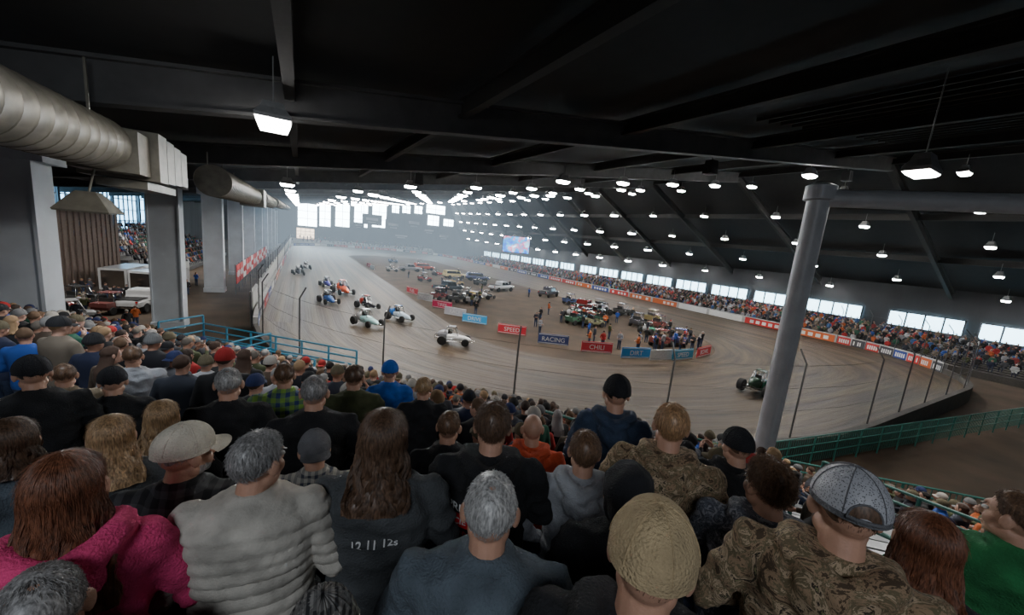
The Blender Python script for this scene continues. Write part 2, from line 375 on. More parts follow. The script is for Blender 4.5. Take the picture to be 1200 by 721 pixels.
# ------------------------------------------------------------------ grandstand (local axes: s along rows, d downhill)
CO=.7314;SI=.682
def SD(s,d_,z=0): return Vector((CO*s+SI*d_,-SI*s+CO*d_,z))
def flo(k): return 9-2.07-.32*k
st=MB()
for k in range(-3,18):
    d0=.8*(k-.5);d1=.8*(k+.5);z=flo(k)
    A=[SD(-26,d0),SD(26,d0),SD(26,d1),SD(-26,d1)]
    st.add([a+Vector((0,0,z-.5)) for a in A]+[a+Vector((0,0,z)) for a in A],[(4,5,6,7),(3,2,6,7),(0,1,5,4),(1,2,6,5),(0,3,7,4),(0,1,2,3)],0)
    for s0,s1 in ((-25.5,-15),(-14,-4.2),(-3.2,3.2),(4.4,14),(15,25.5)):
        A=[SD(s0,d0+.02),SD(s1,d0+.02),SD(s1,d0+.26),SD(s0,d0+.26)]
        st.add([a+Vector((0,0,z+.4)) for a in A]+[a+Vector((0,0,z+.44)) for a in A],[(4,5,6,7),(2,3,7,6),(0,1,5,4),(3,2,1,0)],1)
        q=s0+.4
        while q<s1:
            st.box(SD(q,d0+.14,z+.2),(.05,.05,.4),1); q+=2.2
A=[SD(-26,14),SD(26,14)]
st.quad(A[0],A[1],A[1]+Vector((0,0,flo(17))),A[0]+Vector((0,0,flo(17))),0)
st.quad(SD(-26,-2.8,0),SD(26,-2.8,0),SD(26,-2.8,8),SD(-26,-2.8,8),0)
ob('grandstand',st.mesh('stand',[mat('stand_concrete',(.14,.135,.13),.9,.2,2),mat('bench_aluminium',(.35,.36,.37),.4,.1,5,metal=.6)],False))
RAILB=mat('railing_blue',(.06,.26,.4),.5); RAILG=mat('railing_green',(.03,.14,.115),.5)
def railing(name,p0,p1,h,m,step=1.6,bars=3,pickets=False,r_=.035):
    q=MB(); p0=Vector(p0);p1=Vector(p1); L_=(p1-p0).length; n=max(1,int(L_/step))
    for i in range(n+1):
        p=p0+(p1-p0)*i/n; q.path([p,p+Vector((0,0,h))],r_,8)
    for i in range(bars):
        zz=Vector((0,0,h*(1-i/max(1,bars)*.85))); q.path([p0+zz,p1+zz],r_*.9,8)
    if pickets:
        n2=int(L_/.16)
        for i in range(n2): 
            p=p0+(p1-p0)*i/n2; q.path([p+Vector((0,0,h*.15)),p+Vector((0,0,h))],.012,4)
    ob(name,q.mesh(name,[m]))
zf=flo(17)
railing('front_railing',SD(-25,13.95,zf),SD(-19,13.95,zf),1.3,RAILB,1.5,5)
railing('front_railing',SD(-10,13.95,zf),SD(25,13.95,zf),1.15,RAILG,1.8,3,True)
for s in (-14.5,-3.7,3.8,14.5):
    for k0 in (6,10) if s<-14 else ((6,10,14) if s!=3.8 else (5,9,13)):
        railing('aisle_handrail',SD(s,.8*k0,flo(k0)),SD(s,.8*(k0+2.6),flo(k0+2.6)),1.05,RAILG,1.0,2)
railing('concourse_railing',(14,8.2,0),(50,2.6,0),1.5,RAILG,1.8,3,True)
for s0,d0,s1,d1,h in ((-18.6,13.9,-10,13.9,2.3),(-18.6,12.0,-10.5,12.0,2.35),(-18.6,12.0,-18.6,13.9,2.7),(-14.6,12.0,-14.6,13.9,2.4)):
    railing('stairwell_railing',SD(s0,d0,flo(17)),SD(s1,d1,flo(17)),h,RAILB,1.3,6,False,.045)
railing('portal_railing',(4.5,7.0,flo(10)),(4.75,4.7,flo(8)-.1),1.62,RAILG,.8,4)
railing('portal_railing',(5.3,7.1,flo(11)),(5.5,4.9,flo(9)-.1),1.62,RAILG,.8,4)
railing('portal_railing',(7.15,7.9,flo(13)),(8.7,4.5,flo(11.5)),1.6,RAILG,.9,4)
railing('aisle_guard_railing',(10.95,3.4,3.35),(10.45,.9,3.75),1.25,RAILG,.8,4)
# ------------------------------------------------------------------ people
HC=Vector((0,-.012,1.648))
def remesh(me,voxel,it=2,fac=.5):
    o=bpy.data.objects.new('tmp',me); sc.collection.objects.link(o)
    m=o.modifiers.new('r','REMESH'); m.mode='VOXEL'; m.voxel_size=voxel; m.use_smooth_shade=True
    if it:
        m2=o.modifiers.new('s','SMOOTH'); m2.iterations=it; m2.factor=fac
    dg=bpy.context.evaluated_depsgraph_get(); out=bpy.data.meshes.new_from_object(o.evaluated_get(dg))
    bpy.data.objects.remove(o); out.shade_smooth(); return out
def ering(z,rx,ry,cy=0,n=24):
    P=[]
    for k in range(n):
        a=2*math.pi*k/n; c,s_=math.cos(a),math.sin(a)
        e=.8
        P.append((rx*math.copysign(abs(c)**e,c),cy+ry*math.copysign(abs(s_)**e,s_),z))
    return P
POSES={'front':((.285,-.02,1.13),(.15,.24,1.08)),'cross':((.27,.03,1.14),(.02,.25,1.17)),'down':((.275,-.03,1.13),(.275,.05,.88)),
       'pocket':((.31,-.07,1.14),(.2,.12,.96)),'phone':((.26,.1,1.17),(.12,.32,1.38))}
def body_mb(pose,sit=False,wd=1.0,hood=False,thick=1.0,fem=False,arms2=None):
    q=MB(); W_=wd
    rings=[(.82,.17,.125,0),(.92,.185,.135,-.005),(1.02,.18*(.93 if fem else 1),.13,0),(1.12,.178*(.9 if fem else 1),.128,.0),(1.24,.19,.132,-.005),(1.34,.2,.132,-.012),(1.41,.19,.12,-.02),(1.455,.15,.1,-.022),(1.49,.095,.08,-.02),(1.515,.07,.068,-.015)]
    q.loft([ering(z,x*W_*thick,y*W_*thick,cy) for z,x,y,cy in rings])
    sw=.192*W_*(.93 if fem else 1)
    for sd,(el,wr) in ((-1,POSES[pose]),(1,POSES[arms2 or pose])):
        S=(sd*sw,-.02,1.405); E=(sd*el[0]*W_,el[1],el[2]); Wp=(sd*wr[0],wr[1],wr[2])
        q.limb([(sd*.08,-.02,1.43),S,tuple((a+b_)/2 for a,b_ in zip(S,E)),E,tuple((a+b_)/2 for a,b_ in zip(E,Wp)),Wp],[.06,.071*thick,.062*thick,.052*thick,.048*thick,.037*thick])
    if sit:
        for sd in(-1,1): q.limb([(sd*.09,0,.86),(sd*.11,.42,.88),(sd*.11,.45,.45)],[.1,.07,.05]); q.ell((sd*.11,.5,.42),(.05,.13,.045))
    else:
        for sd in(-1,1):
            q.limb([(sd*.09,0,.86),(sd*.1,.015,.48),(sd*.105,-.01,.1)],[.1,.07,.052]); q.ell((sd*.11,.05,.042),(.05,.135,.045))
    if hood:
        P=[(-.07,.06,1.475),(-.115,-.0,1.495),(-.11,-.075,1.495),(-.06,-.135,1.475),(0,-.16,1.455),(.06,-.135,1.475),(.11,-.075,1.495),(.115,0,1.495),(.07,.06,1.475)]
        q.limb(P,[.026,.034,.04,.045,.048,.045,.04,.034,.026])
        q.ell((0,-.155,1.41),(.105,.04,.08)); q.ell((0,-.175,1.37),(.05,.025,.06))
    else: q.limb([(.06*math.sin(a),-.015-.062*math.cos(a),1.505+.012*math.cos(a)) for a in np.linspace(0,2*math.pi,13)],[.017]*13)
    return q
def head_mb(fem=False):
    q=MB(); k=.93 if fem else 1
    q.ell(HC,(.073,.093,.094),nu=20,nv=12); q.ell((0,.032,1.588),(.056*k,.062,.078)); q.ell((0,.07,1.535),(.028*k,.025,.022))
    for s in(-1,1):
        q.ell((s*.036,.055,1.59),(.026,.03,.032)); q.ell((s*.082,-.008,1.618),(.011,.022,.034),rot=Matrix.Rotation(s*-.45,3,'Z'))
        q.ell((s*.05,.015,1.56),(.018,.04,.03))
    q.path([(0,.088,1.632),(0,.103,1.612),(0,.112,1.594)],[.010,.012,.016],8); q.ell((0,.082,1.655),(.042,.014,.010))
    q.ell((0,.1,1.592),(.019,.012,.009)); q.ell((0,.093,1.556),(.022,.010,.006)); q.ell((0,.091,1.547),(.019,.010,.006))
    q.path([(0,-.035,1.38),(0,-.03,1.48),(0,-.01,1.56)],[.068*k,.058*k,.056*k],14)
    return q
def hand_mb():
    q=MB(); q.limb([(0,0,.01),(0,.003,-.03)],[.026,.03]); q.ell((0,.004,-.055),(.04,.016,.045))
    for i,(x,l) in enumerate(((.028,.070),(.010,.078),(-.009,.073),(-.027,.057))):
        q.limb([(x*.8,.003,-.07),(x,.006,-.095),(x*1.05,.018,-.095-l*.42),(x*1.05,.036,-.095-l*.68),(x*1.03,.052,-.095-l*.8)],[.0105,.0095,.009,.008,.007],n=8)
    q.limb([(.025,.004,-.03),(.046,.016,-.055),(.052,.028,-.082),(.05,.036,-.1)],[.014,.012,.010,.0085],n=8)
    return q
HAND=remesh(hand_mb().mesh('h'),.0042,2)
HEADM=remesh(head_mb().mesh('h'),.0062,3); HEADF=remesh(head_mb(True).mesh('h'),.0062,3)
def elmin(az,long=False):
    a=abs(az)
    return float(np.interp(a,[0,40,58,70,84,100,130,180],[42,36,26,-2,-10,-4,-30,-40]))
def shellpt(az,el,th):
    a=math.radians(az);e=math.radians(el)
    rx,ry,rz=.074+th,.094+th,.094+th
    p=HC+Vector((rx*math.cos(e)*math.sin(a),ry*math.cos(e)*math.cos(a),rz*math.sin(e)))
    if el<0 and abs(az)>100:
        f=min(1,-el/46); p.y+=.014*f; p.x*=1-.14*f
    return p
def hairflow(az,t,th,L_=0,wave=0,ph=0):
    e0=elmin(az) if not L_ else (elmin(az) if abs(az)<60 else max(elmin(az),-12))
    if t<=1: return shellpt(az,90+(e0-90)*t,th)
    p=shellpt(az,e0,th); u=t-1
    a=math.radians(az); s=min(1,u*L_/.2)
    tx=math.sin(a)*(.100+.025*u); ty=-.02+math.cos(a)*.09-.055*s
    if abs(az)<75: ty-= .02
    z=p.z-u*L_
    x=p.x+(tx-p.x)*s; y=p.y+(ty-p.y)*s
    if z<1.46: y=min(y,-.13-.015*u) if abs(az)>105 else y
    if wave: x+=wave*math.sin(u*L_*55+ph)*min(1,u*3); y+=wave*.8*math.cos(u*L_*47+ph*1.7)*min(1,u*3)
    return Vector((x,y,z))
def hair_shell(q,m,th=.012,L_=0,wave=0,rough=.004,nu=40):
    nv=10; rows=[]
    ts=[j/nv for j in range(nv+1)]; 
    if L_: ts+= [1+j/10 for j in range(1,11)]
    for t in ts:
        row=[]
        for i in range(nu):
            az=-180+360*i/nu
            tt=t if (t<=1 or abs(az)>=62) else 1
            p=hairflow(az,tt,th,L_,wave*.6,i*.7)
            k=noise.noise(p*28)*rough*2; d_=(p-HC).normalized(); row.append(p+d_*k)
        rows.append(row)
    row=[HC+(p-HC)*.86 if not L_ else Vector((p.x*.8,p.y+.01,p.z)) for p in rows[-1]]; rows.append(row)
    q.loft(rows,m,False)
def strands(spec,rs):
    L_=spec.get('L',0); th=spec.get('th',.008); out=[]; n=spec.get('n',1500); fuzz=spec.get('fuzz',.35); ln=spec.get('ln',.03); wv=spec.get('wave',0); mess=spec.get('mess',.25)
    if L_: fuzz=.06; mess=.06
    for _ in range(n):
        az=rs.uniform(-180,180); 
        if L_:
            if abs(az)<62 or rs.random()<.2:
                t0=rs.random()**.5*.8; L2=.07; K=6
            else: t0=rs.random()*.9; L2=None; K=13
        else: t0=math.sqrt(rs.random())*.99; L2=ln; K=4
        ph=round(az/14)*1.3+rs.uniform(-.5,.5); off=rs.uniform(-.001,.004)
        P=[]
        if L_ and L2 is None:
            t1=2-rs.random()*.25
            for k in range(K):
                t=t0+(t1-t0)*k/(K-1); p=hairflow(az+rs.uniform(-.7,.7),t,th+off,L_,wv,ph); P.append(p)
        else:
            th2=th-.004 if not L_ else th
            p=hairflow(az,t0,th2,0); p2=hairflow(az+rs.uniform(-12,12),min(1,t0+.12),th2,0); dr=(p2-p)
            dr=dr.normalized() if dr.length>1e-5 else Vector((0,-.5,-1)); nr_=(p-HC).normalized()
            dr=(dr+nr_*fuzz*rs.uniform(.5,1.4)+Vector((rs.uniform(-1,1),rs.uniform(-1,1),rs.uniform(-1,1)))*mess).normalized()
            l=L2*rs.uniform(.6,1.2)
            for k in range(K):
                u=k/(K-1); c=p+dr*l*u-nr_*l*u*u*.25
                if wv and not L_: c+=Vector((math.sin(u*9+ph),math.cos(u*8+ph*2),math.sin(u*7+ph)))*wv*u
                P.append(c)
        out.append(P)
    return out
def cap_mb(q,front,back,brim,rot=0,opening=False):
    th=.019; nu=72;nv=14;rows=[]
    for j in range(nv+1):
        el=-4+94*j/nv; row=[]
        for i in range(nu):
            az=-180+360*i/nu; p=shellpt(az,max(el,0) ,th)
            if el<0: p.z-=.012
            if abs(az)<60: p.z+=.012*math.cos(math.radians(az))*(1-j/nv)
            seam=abs(((az+30)%60)-30)
            if seam<3 and j<nv: p=HC+(p-HC)*.985
            row.append(p+Vector((0,0,.006)))
        rows.append(row)
    o=len(q.v); V=[p for r_ in rows for p in r_]
    R_=Matrix.Rotation(math.radians(rot),3,'Z')
    V=[R_@(p-HC)+HC for p in V]; q.v.extend([tuple(p) for p in V])
    for j in range(nv):
        for i in range(nu):
            k=(i+1)%nu; az=-180+360*(i+.5)/nu; q.f.append((o+j*nu+i,o+j*nu+k,o+(j+1)*nu+k,o+(j+1)*nu+i)); q.m.append(front if (abs(az)<60 or (j==0)) else back)
    if opening: # arched strap opening bordered by piping
        n_=12; A=[(180-24*math.cos(math.pi*i/n_), 3+21*math.sin(math.pi*i/n_)) for i in range(n_+1)]
        c=shellpt(180,6,th+.0015)+Vector((0,0,.006)); ring=[shellpt(a,e,th+.0015)+Vector((0,0,.006)) for a,e in A]
        mid=[shellpt(180+(a-180)*.5,3+(e-3)*.5,th+.0018)+Vector((0,0,.006)) for a,e in A]
        V2=[R_@(p-HC)+HC for p in ring+mid+[c]]; m_=n_+1
        q.add(V2,[(i,i+1,m_+i+1,m_+i) for i in range(n_)]+[(m_+i,m_+i+1,2*m_) for i in range(n_)],6)
        q.path([R_@(p-HC)+HC for p in ring],.0028,6,brim)
        q.path([R_@(shellpt(a,2,th+.003)+Vector((0,0,.004))-HC)+HC for a in range(155,206,5)],.006,6,brim)
    for az in range(-150,181,60):
        q.path([R_@(shellpt(az,e,th+.001)+Vector((0,0,.006))-HC)+HC for e in range(4 if not(opening and az==180) else 26,90,6)],.0016,5,brim)
    o2=MB(); o2.ell(HC+Vector((0,0,.094+th+.006)),(.009,.009,.006),0,8,5)
    q.add([R_@(Vector(p)-HC)+HC for p in o2.v],o2.f,brim)
    B=[]
    for i in range(13):
        az=-58+116*i/12; a=math.radians(az); base=shellpt(az,2,th)+Vector((0,0,.004)); ext=.072*max(0,math.cos(a*1.35))**.6
        for u in range(5):
            p=base+Vector((math.sin(a)*.25,1,0)).normalized()*ext*u/4; p.z+=-.012*(u/4)-.45*(p.x**2)/.12*.5*(u/4+.3)
            B.append(R_@(p-HC)+HC)
    F=[(i*5+u,i*5+u+1,i*5+u+6,i*5+u+5) for i in range(12) for u in range(4)]
    q.add(B,F,brim); q.add([p-Vector((0,0,.004)) for p in B],[f[::-1] for f in F],brim)
def beanie(q,m):
    rows=[]
    for j in range(12):
        el=-12+102*j/11; rows.append([shellpt(az,el,.018+(.006 if j<3 else 0)+.002*math.sin(math.radians(az)*24))+Vector((0,0,.012*j/11)) for az in range(-180,180,6)])
    q.loft(rows,m,False)
def append_mesh(dst,me,mats_idx,M=None):
    o=len(dst.v)
    for v in me.vertices: dst.v.append(tuple(M@v.co) if M else tuple(v.co))
    for p,mi in zip(me.polygons,mats_idx if hasattr(mats_idx,'__len__') else [mats_idx]*len(me.polygons)):
        dst.f.append(tuple(o+i for i in p.vertices)); dst.m.append(mi)
def build_person(name,spec,voxel=.013,hero=True):
    """mesh + strand list; local origin at the feet, facing +Y, 1.75 m tall"""
    fem=spec.get('fem',False); puff=spec.get('puff',0)
    b_=remesh(body_mb(spec.get('pose','front'),spec.get('sit',False),spec.get('w',1.0),spec.get('hood',False),spec.get('thick',1.0),fem,spec.get('arms2')).mesh('b'),voxel,2)
    sd=Vector((spec.get('seed',0)*3.7,1.3,.7)); 
    if hero:
        co_=[v.co.copy() for v in b_.vertices]; no=[v.normal.copy() for v in b_.vertices]
        for v,c,n_ in zip(b_.vertices,co_,no):
            if c.z>1.5: continue
            if puff: v.co=c+n_*(puff*(abs(math.sin(math.pi*(c.z+.02*abs(c.x)+.006*noise.noise(c*9))/.058))**.55-.3)+.004*noise.noise(c*45))
            else:
                f=-abs(noise.noise(Vector((c.x*7,c.y*7,c.z*11))+sd))*.030-abs(noise.noise(Vector((c.x*15+c.z*8,c.y*15,c.z*12))+sd))*.015+.010
                v.co=c+n_*f*spec.get('fold',1)
    out=MB(); idx=[]
    sit=spec.get('sit',False)
    for p in b_.polygons:
        c=p.center
        if sit: m=1 if (c.z<.93) else 0; m=3 if c.z<.46 else m
        else: m=3 if c.z<.085 else (1 if (c.z<spec.get('hem',.88) and abs(c.x)<.22) else 0)
        idx.append(m)
    append_mesh(out,b_,idx)
    R_=Matrix.Translation((0,-.02,1.5))@Matrix.Rotation(math.radians(-spec.get('turn',0)),4,'Z')@Matrix.Rotation(math.radians(-spec.get('nod',4)),4,'X')@Matrix.Rotation(math.radians(spec.get('tilt',0)),4,'Y')@Matrix.Translation((0,.02,-1.5))
    hm_=HEADF if fem else HEADM
    if not hero: hm_=LOWHEAD
    hi=[]
    for p in hm_.polygons:
        c=p.center; hi.append(6 if spec.get('beard') and c.z<1.575 and c.y>.015 and c.z>1.51 and not(abs(c.x)<.02 and 1.545<c.z<1.56) else 2)
    append_mesh(out,hm_,hi,R_)
    q=MB()
    for s in(-1,1):
        q.ell((s*.03,.083,1.628),(.013,.012,.009),4,10,6); q.ell((s*.03,.094,1.628),(.005,.003,.005),5,8,5)
        q.box((s*.03,.092,1.645),(.026,.008,.004),6)
    q.ell((0,.1015,1.5515),(.019,.004,.005),9,10,5)
    if spec.get('bald'): pass
    else: hair_shell(q,6,spec.get('th',.007)-(.003 if hero and not spec.get('L') else 0),spec.get('L',0),spec.get('wave',0))
    if spec.get('cap'): cap_mb(q,7,8,7,180 if spec.get('capback') else 0,spec.get('opening',False))
    if spec.get('beanie'): beanie(q,7)
    if spec.get('hoodup'):
        rows=[]
        for j in range(14):
            el=-52+142*j/13; row=[]
            for i in range(40):
                az=-180+360*i/40; p=shellpt(az,el,.03)
                if abs(az)<48 and el<45: p=shellpt(48 if az>=0 else -48,el,.03)
                if el<-30 : p.z-=.03
                p+= (p-HC).normalized()*noise.noise(p*14)*.018
                row.append(p)
            rows.append(row)
        q.loft(rows,7,False)
    qm=q.mesh('x')
    append_mesh(out,qm,[p.material_index for p in qm.polygons],R_)
    if hero or spec.get('hands'):
        for sd_,key in((-1,spec.get('pose','front')),(1,spec.get('arms2') or spec.get('pose','front'))):
            if key=='pocket': continue
            el,wr=POSES[key]; E=Vector((sd_*el[0],el[1],el[2])); Wp=Vector((sd_*wr[0],wr[1],wr[2])); dirv=(Wp-E).normalized()
            z=-dirv; yv=Vector((-sd_,0,.2)); yv=(yv-z*yv.dot(z)).normalized(); x=yv.cross(z)
            M=Matrix((x,yv,z)).transposed().to_4x4(); M.translation=Wp+dirv*.012
            if sd_<0: M=M@Matrix.Scale(-1,4,(1,0,0))
            append_mesh(out,HAND,2,M)
    me=out.mesh(name,spec['mats']); me.shade_smooth()
    ss=[]
    if hero and not spec.get('bald') and not spec.get('hoodup') and not spec.get('nostr'):
        rs=random.Random(spec.get('seed',0)+11); ss=strands(spec,rs); capped=spec.get('cap') or spec.get('beanie')
        res=[]
        for P in ss:
            if capped:
                if not spec.get('L') and P[0].z>HC.z-.01: continue
                if spec.get('L') : P=[p for p in P if p.z<HC.z-.0]
                if len(P)<3: continue
            res.append([R_@p for p in P])
        ss=res
    return me,ss
LOWHEAD=remesh(head_mb().mesh('h'),.016,2)
def hairmat(name,c,rough=.42):
    m,t,b=nt(name);N=t.nodes;L=t.links
    tc=N.new('ShaderNodeTexCoord'); mp=N.new('ShaderNodeMapping'); mp.inputs['Scale'].default_value=(60,60,8); L.new(tc.outputs['Object'],mp.inputs[0])
    n=N.new('ShaderNodeTexNoise'); n.inputs['Scale'].default_value=2.5; n.inputs['Detail'].default_value=5; L.new(mp.outputs[0],n.inputs['Vector'])
    r=N.new('ShaderNodeValToRGB'); r.color_ramp.elements[0].position=.3; r.color_ramp.elements[0].color=(*[x*.4 for x in c],1); r.color_ramp.elements[1].position=.72; r.color_ramp.elements[1].color=(*[min(1,x*1.7) for x in c],1)
    L.new(n.outputs['Fac'],r.inputs[0]); L.new(r.outputs[0],b.inputs['Base Color']); b.inputs['Roughness'].default_value=rough
    return m
def add_strands(name,S,m,parent,rad=.0007):
    if not S: return
    hc=bpy.data.hair_curves.new(name); hc.add_curves([len(p) for p in S])
    pos=np.array([c for P in S for c in P],dtype=np.float32).ravel()
    hc.points.foreach_set('position',pos)
    rr=np.array([rad*(1-.6*(i/(len(P)-1))) for P in S for i in range(len(P))],dtype=np.float32)
    try: hc.points.foreach_set('radius',rr)
    except Exception:
        a=hc.attributes.get('radius') or hc.attributes.new('radius','FLOAT','POINT'); a.data.foreach_set('value',rr)
    hc.materials.append(m); o=bpy.data.objects.new(name,hc); sc.collection.objects.link(o); o.parent=parent
def decal(parent,bme,txt,cz,size,m,cx=0):
    cu=bpy.data.curves.new('t','FONT'); cu.body=txt; cu.size=size; cu.align_x='CENTER'; cu.offset=.0008
    o=bpy.data.objects.new('t',cu); sc.collection.objects.link(o); dg=bpy.context.evaluated_depsgraph_get()
    me=bpy.data.meshes.new_from_object(o.evaluated_get(dg)); bpy.data.objects.remove(o)
    wrapback(parent,bme,me,cz,m,cx,.008)
def wrapback(parent,bme,me,cz,m,cx=0,off=.004):
    import bmesh
    b=bmesh.new(); b.from_mesh(me); bmesh.ops.triangulate(b,faces=b.faces); bmesh.ops.subdivide_edges(b,edges=[e for e in b.edges if e.calc_length()>.02],cuts=3); bmesh.ops.triangulate(b,faces=b.faces); b.to_mesh(me); b.free()
    bv=BVHTree.FromPolygons([v.co for v in bme.vertices],[tuple(p.vertices) for p in bme.polygons])
    for v in me.vertices:
        x=v.co.x+cx; z=cz+v.co.y; h=bv.ray_cast(Vector((x,-.8,z)),Vector((0,1,0)),2); y=h[0].y-off if h[0] else -.16; v.co=(x,y,z)
    me.materials.append(m); o=ob('back_print',me,parent=parent)
def panel(parent,bme,x0,x1,z0,z1,m,off=.003,skew=0):
    q=MB(); n=10
    for i in range(n):
        for j in range(n):
            f=lambda a,b_:(x0+(x1-x0)*a/n+skew*b_/n,z0+(z1-z0)*b_/n,0)
            q.quad(f(i,j),f(i+1,j),f(i+1,j+1),f(i,j+1))
    wrapback(parent,bme,q.mesh('p',(),False),0,m,0,off)
HAIR={'black':hairmat('hair_black',(.03,.024,.02)),'brown':hairmat('hair_brown',(.15,.085,.05)),'dkbrown':hairmat('hair_dark_brown',(.11,.064,.04)),'grey':hairmat('hair_grey',(.38,.37,.36)),
 'auburn':hairmat('hair_auburn',(.17,.065,.034)),'blond':hairmat('hair_blond',(.4,.26,.14)),'salt':hairmat('hair_salt_pepper',(.27,.26,.255)),'ginger':hairmat('hair_ginger_blond',(.42,.25,.13))}
RED=fabric('print_red',(.7,.02,.03),.2); WHT=fabric('print_white',(.7,.7,.7),.2); BLU=fabric('print_blue',(.03,.15,.6),.2)
F_={'pink':fabric('sweat_pink',(.85,.07,.22)),'blackplaid':plaid('plaid_black_grey',(.012,.012,.014),(.06,.06,.065)),'puffer':fabric('puffer_stone',(.46,.43,.38),.3),'plaid':plaid('plaid_cream_navy',(.45,.43,.38),(.05,.06,.09),26),
 'charcoal':fabric('charcoal_shirt',(.065,.07,.075)),'black':fabric('black_hoodie',(.016,.016,.018)),'slate':fabric('slate_tee',(.1,.125,.15)),'grey':fabric('grey_hoodie',(.38,.39,.42)),'redor':fabric('rust_red_hoodie',(.65,.085,.03)),
 'navy':fabric('navy_hoodie',(.035,.055,.1)),'camo':camo('camo_leaf',[(.07,.045,.025),(.3,.2,.12),(.14,.11,.06),(.42,.31,.2),(.04,.03,.02),(.22,.2,.1)],11),'sherpa':camo('patterned_knit',[(.03,.035,.045),(.14,.15,.18),(.05,.055,.07),(.25,.25,.28)],30),
 'green':fabric('green_jacket',(.02,.17,.055)),'olive':fabric('olive_camo',(.07,.08,.035)),'blue':fabric('blue_jacket',(.02,.12,.5)),'tan':fabric('tan_jacket',(.28,.22,.15)),'neon':plaid('plaid_neon_navy',(.2,.36,.06),(.03,.05,.15),14),
 'khaki':mat('khaki_cap',(.5,.38,.22),.95,.22,14,.9,160),'beige':mat('beige_cap',(.66,.6,.5),.95,.15,14,.8,160),'greycap':fabric('grey_cap',(.13,.13,.14)),'blackcap':fabric('black_cap',(.015,.015,.018)),'patterncap':plaid('houndstooth_cap',(.02,.02,.022),(.2,.19,.18),60)}
m,t,b=nt('mesh_trucker_fabric'); ck=t.nodes.new('ShaderNodeTexVoronoi'); ck.inputs['Scale'].default_value=190; tc=t.nodes.new('ShaderNodeTexCoord'); t.links.new(tc.outputs['Object'],ck.inputs['Vector'])
rp=t.nodes.new('ShaderNodeValToRGB'); rp.color_ramp.elements[0].position=.25; rp.color_ramp.elements[0].color=(.08,.08,.085,1); rp.color_ramp.elements[1].position=.4; rp.color_ramp.elements[1].color=(.42,.42,.45,1)
t.links.new(ck.outputs['Distance'],rp.inputs[0]); t.links.new(rp.outputs[0],b.inputs['Base Color']); F_['whitemesh']=m
def M_(top,hair='brown',cap=None,cap2=None,skin=SKIN,pants=DENIM):
    c=F_[cap] if cap else BLACK
    return [F_[top],pants,skin,SHOE,EYEW,EYED,HAIR[hair],c,F_[cap2] if cap2 else c,LIP]
SH=dict(n=3800,ln=.02,fuzz=.35,th=.007,mess=.3)
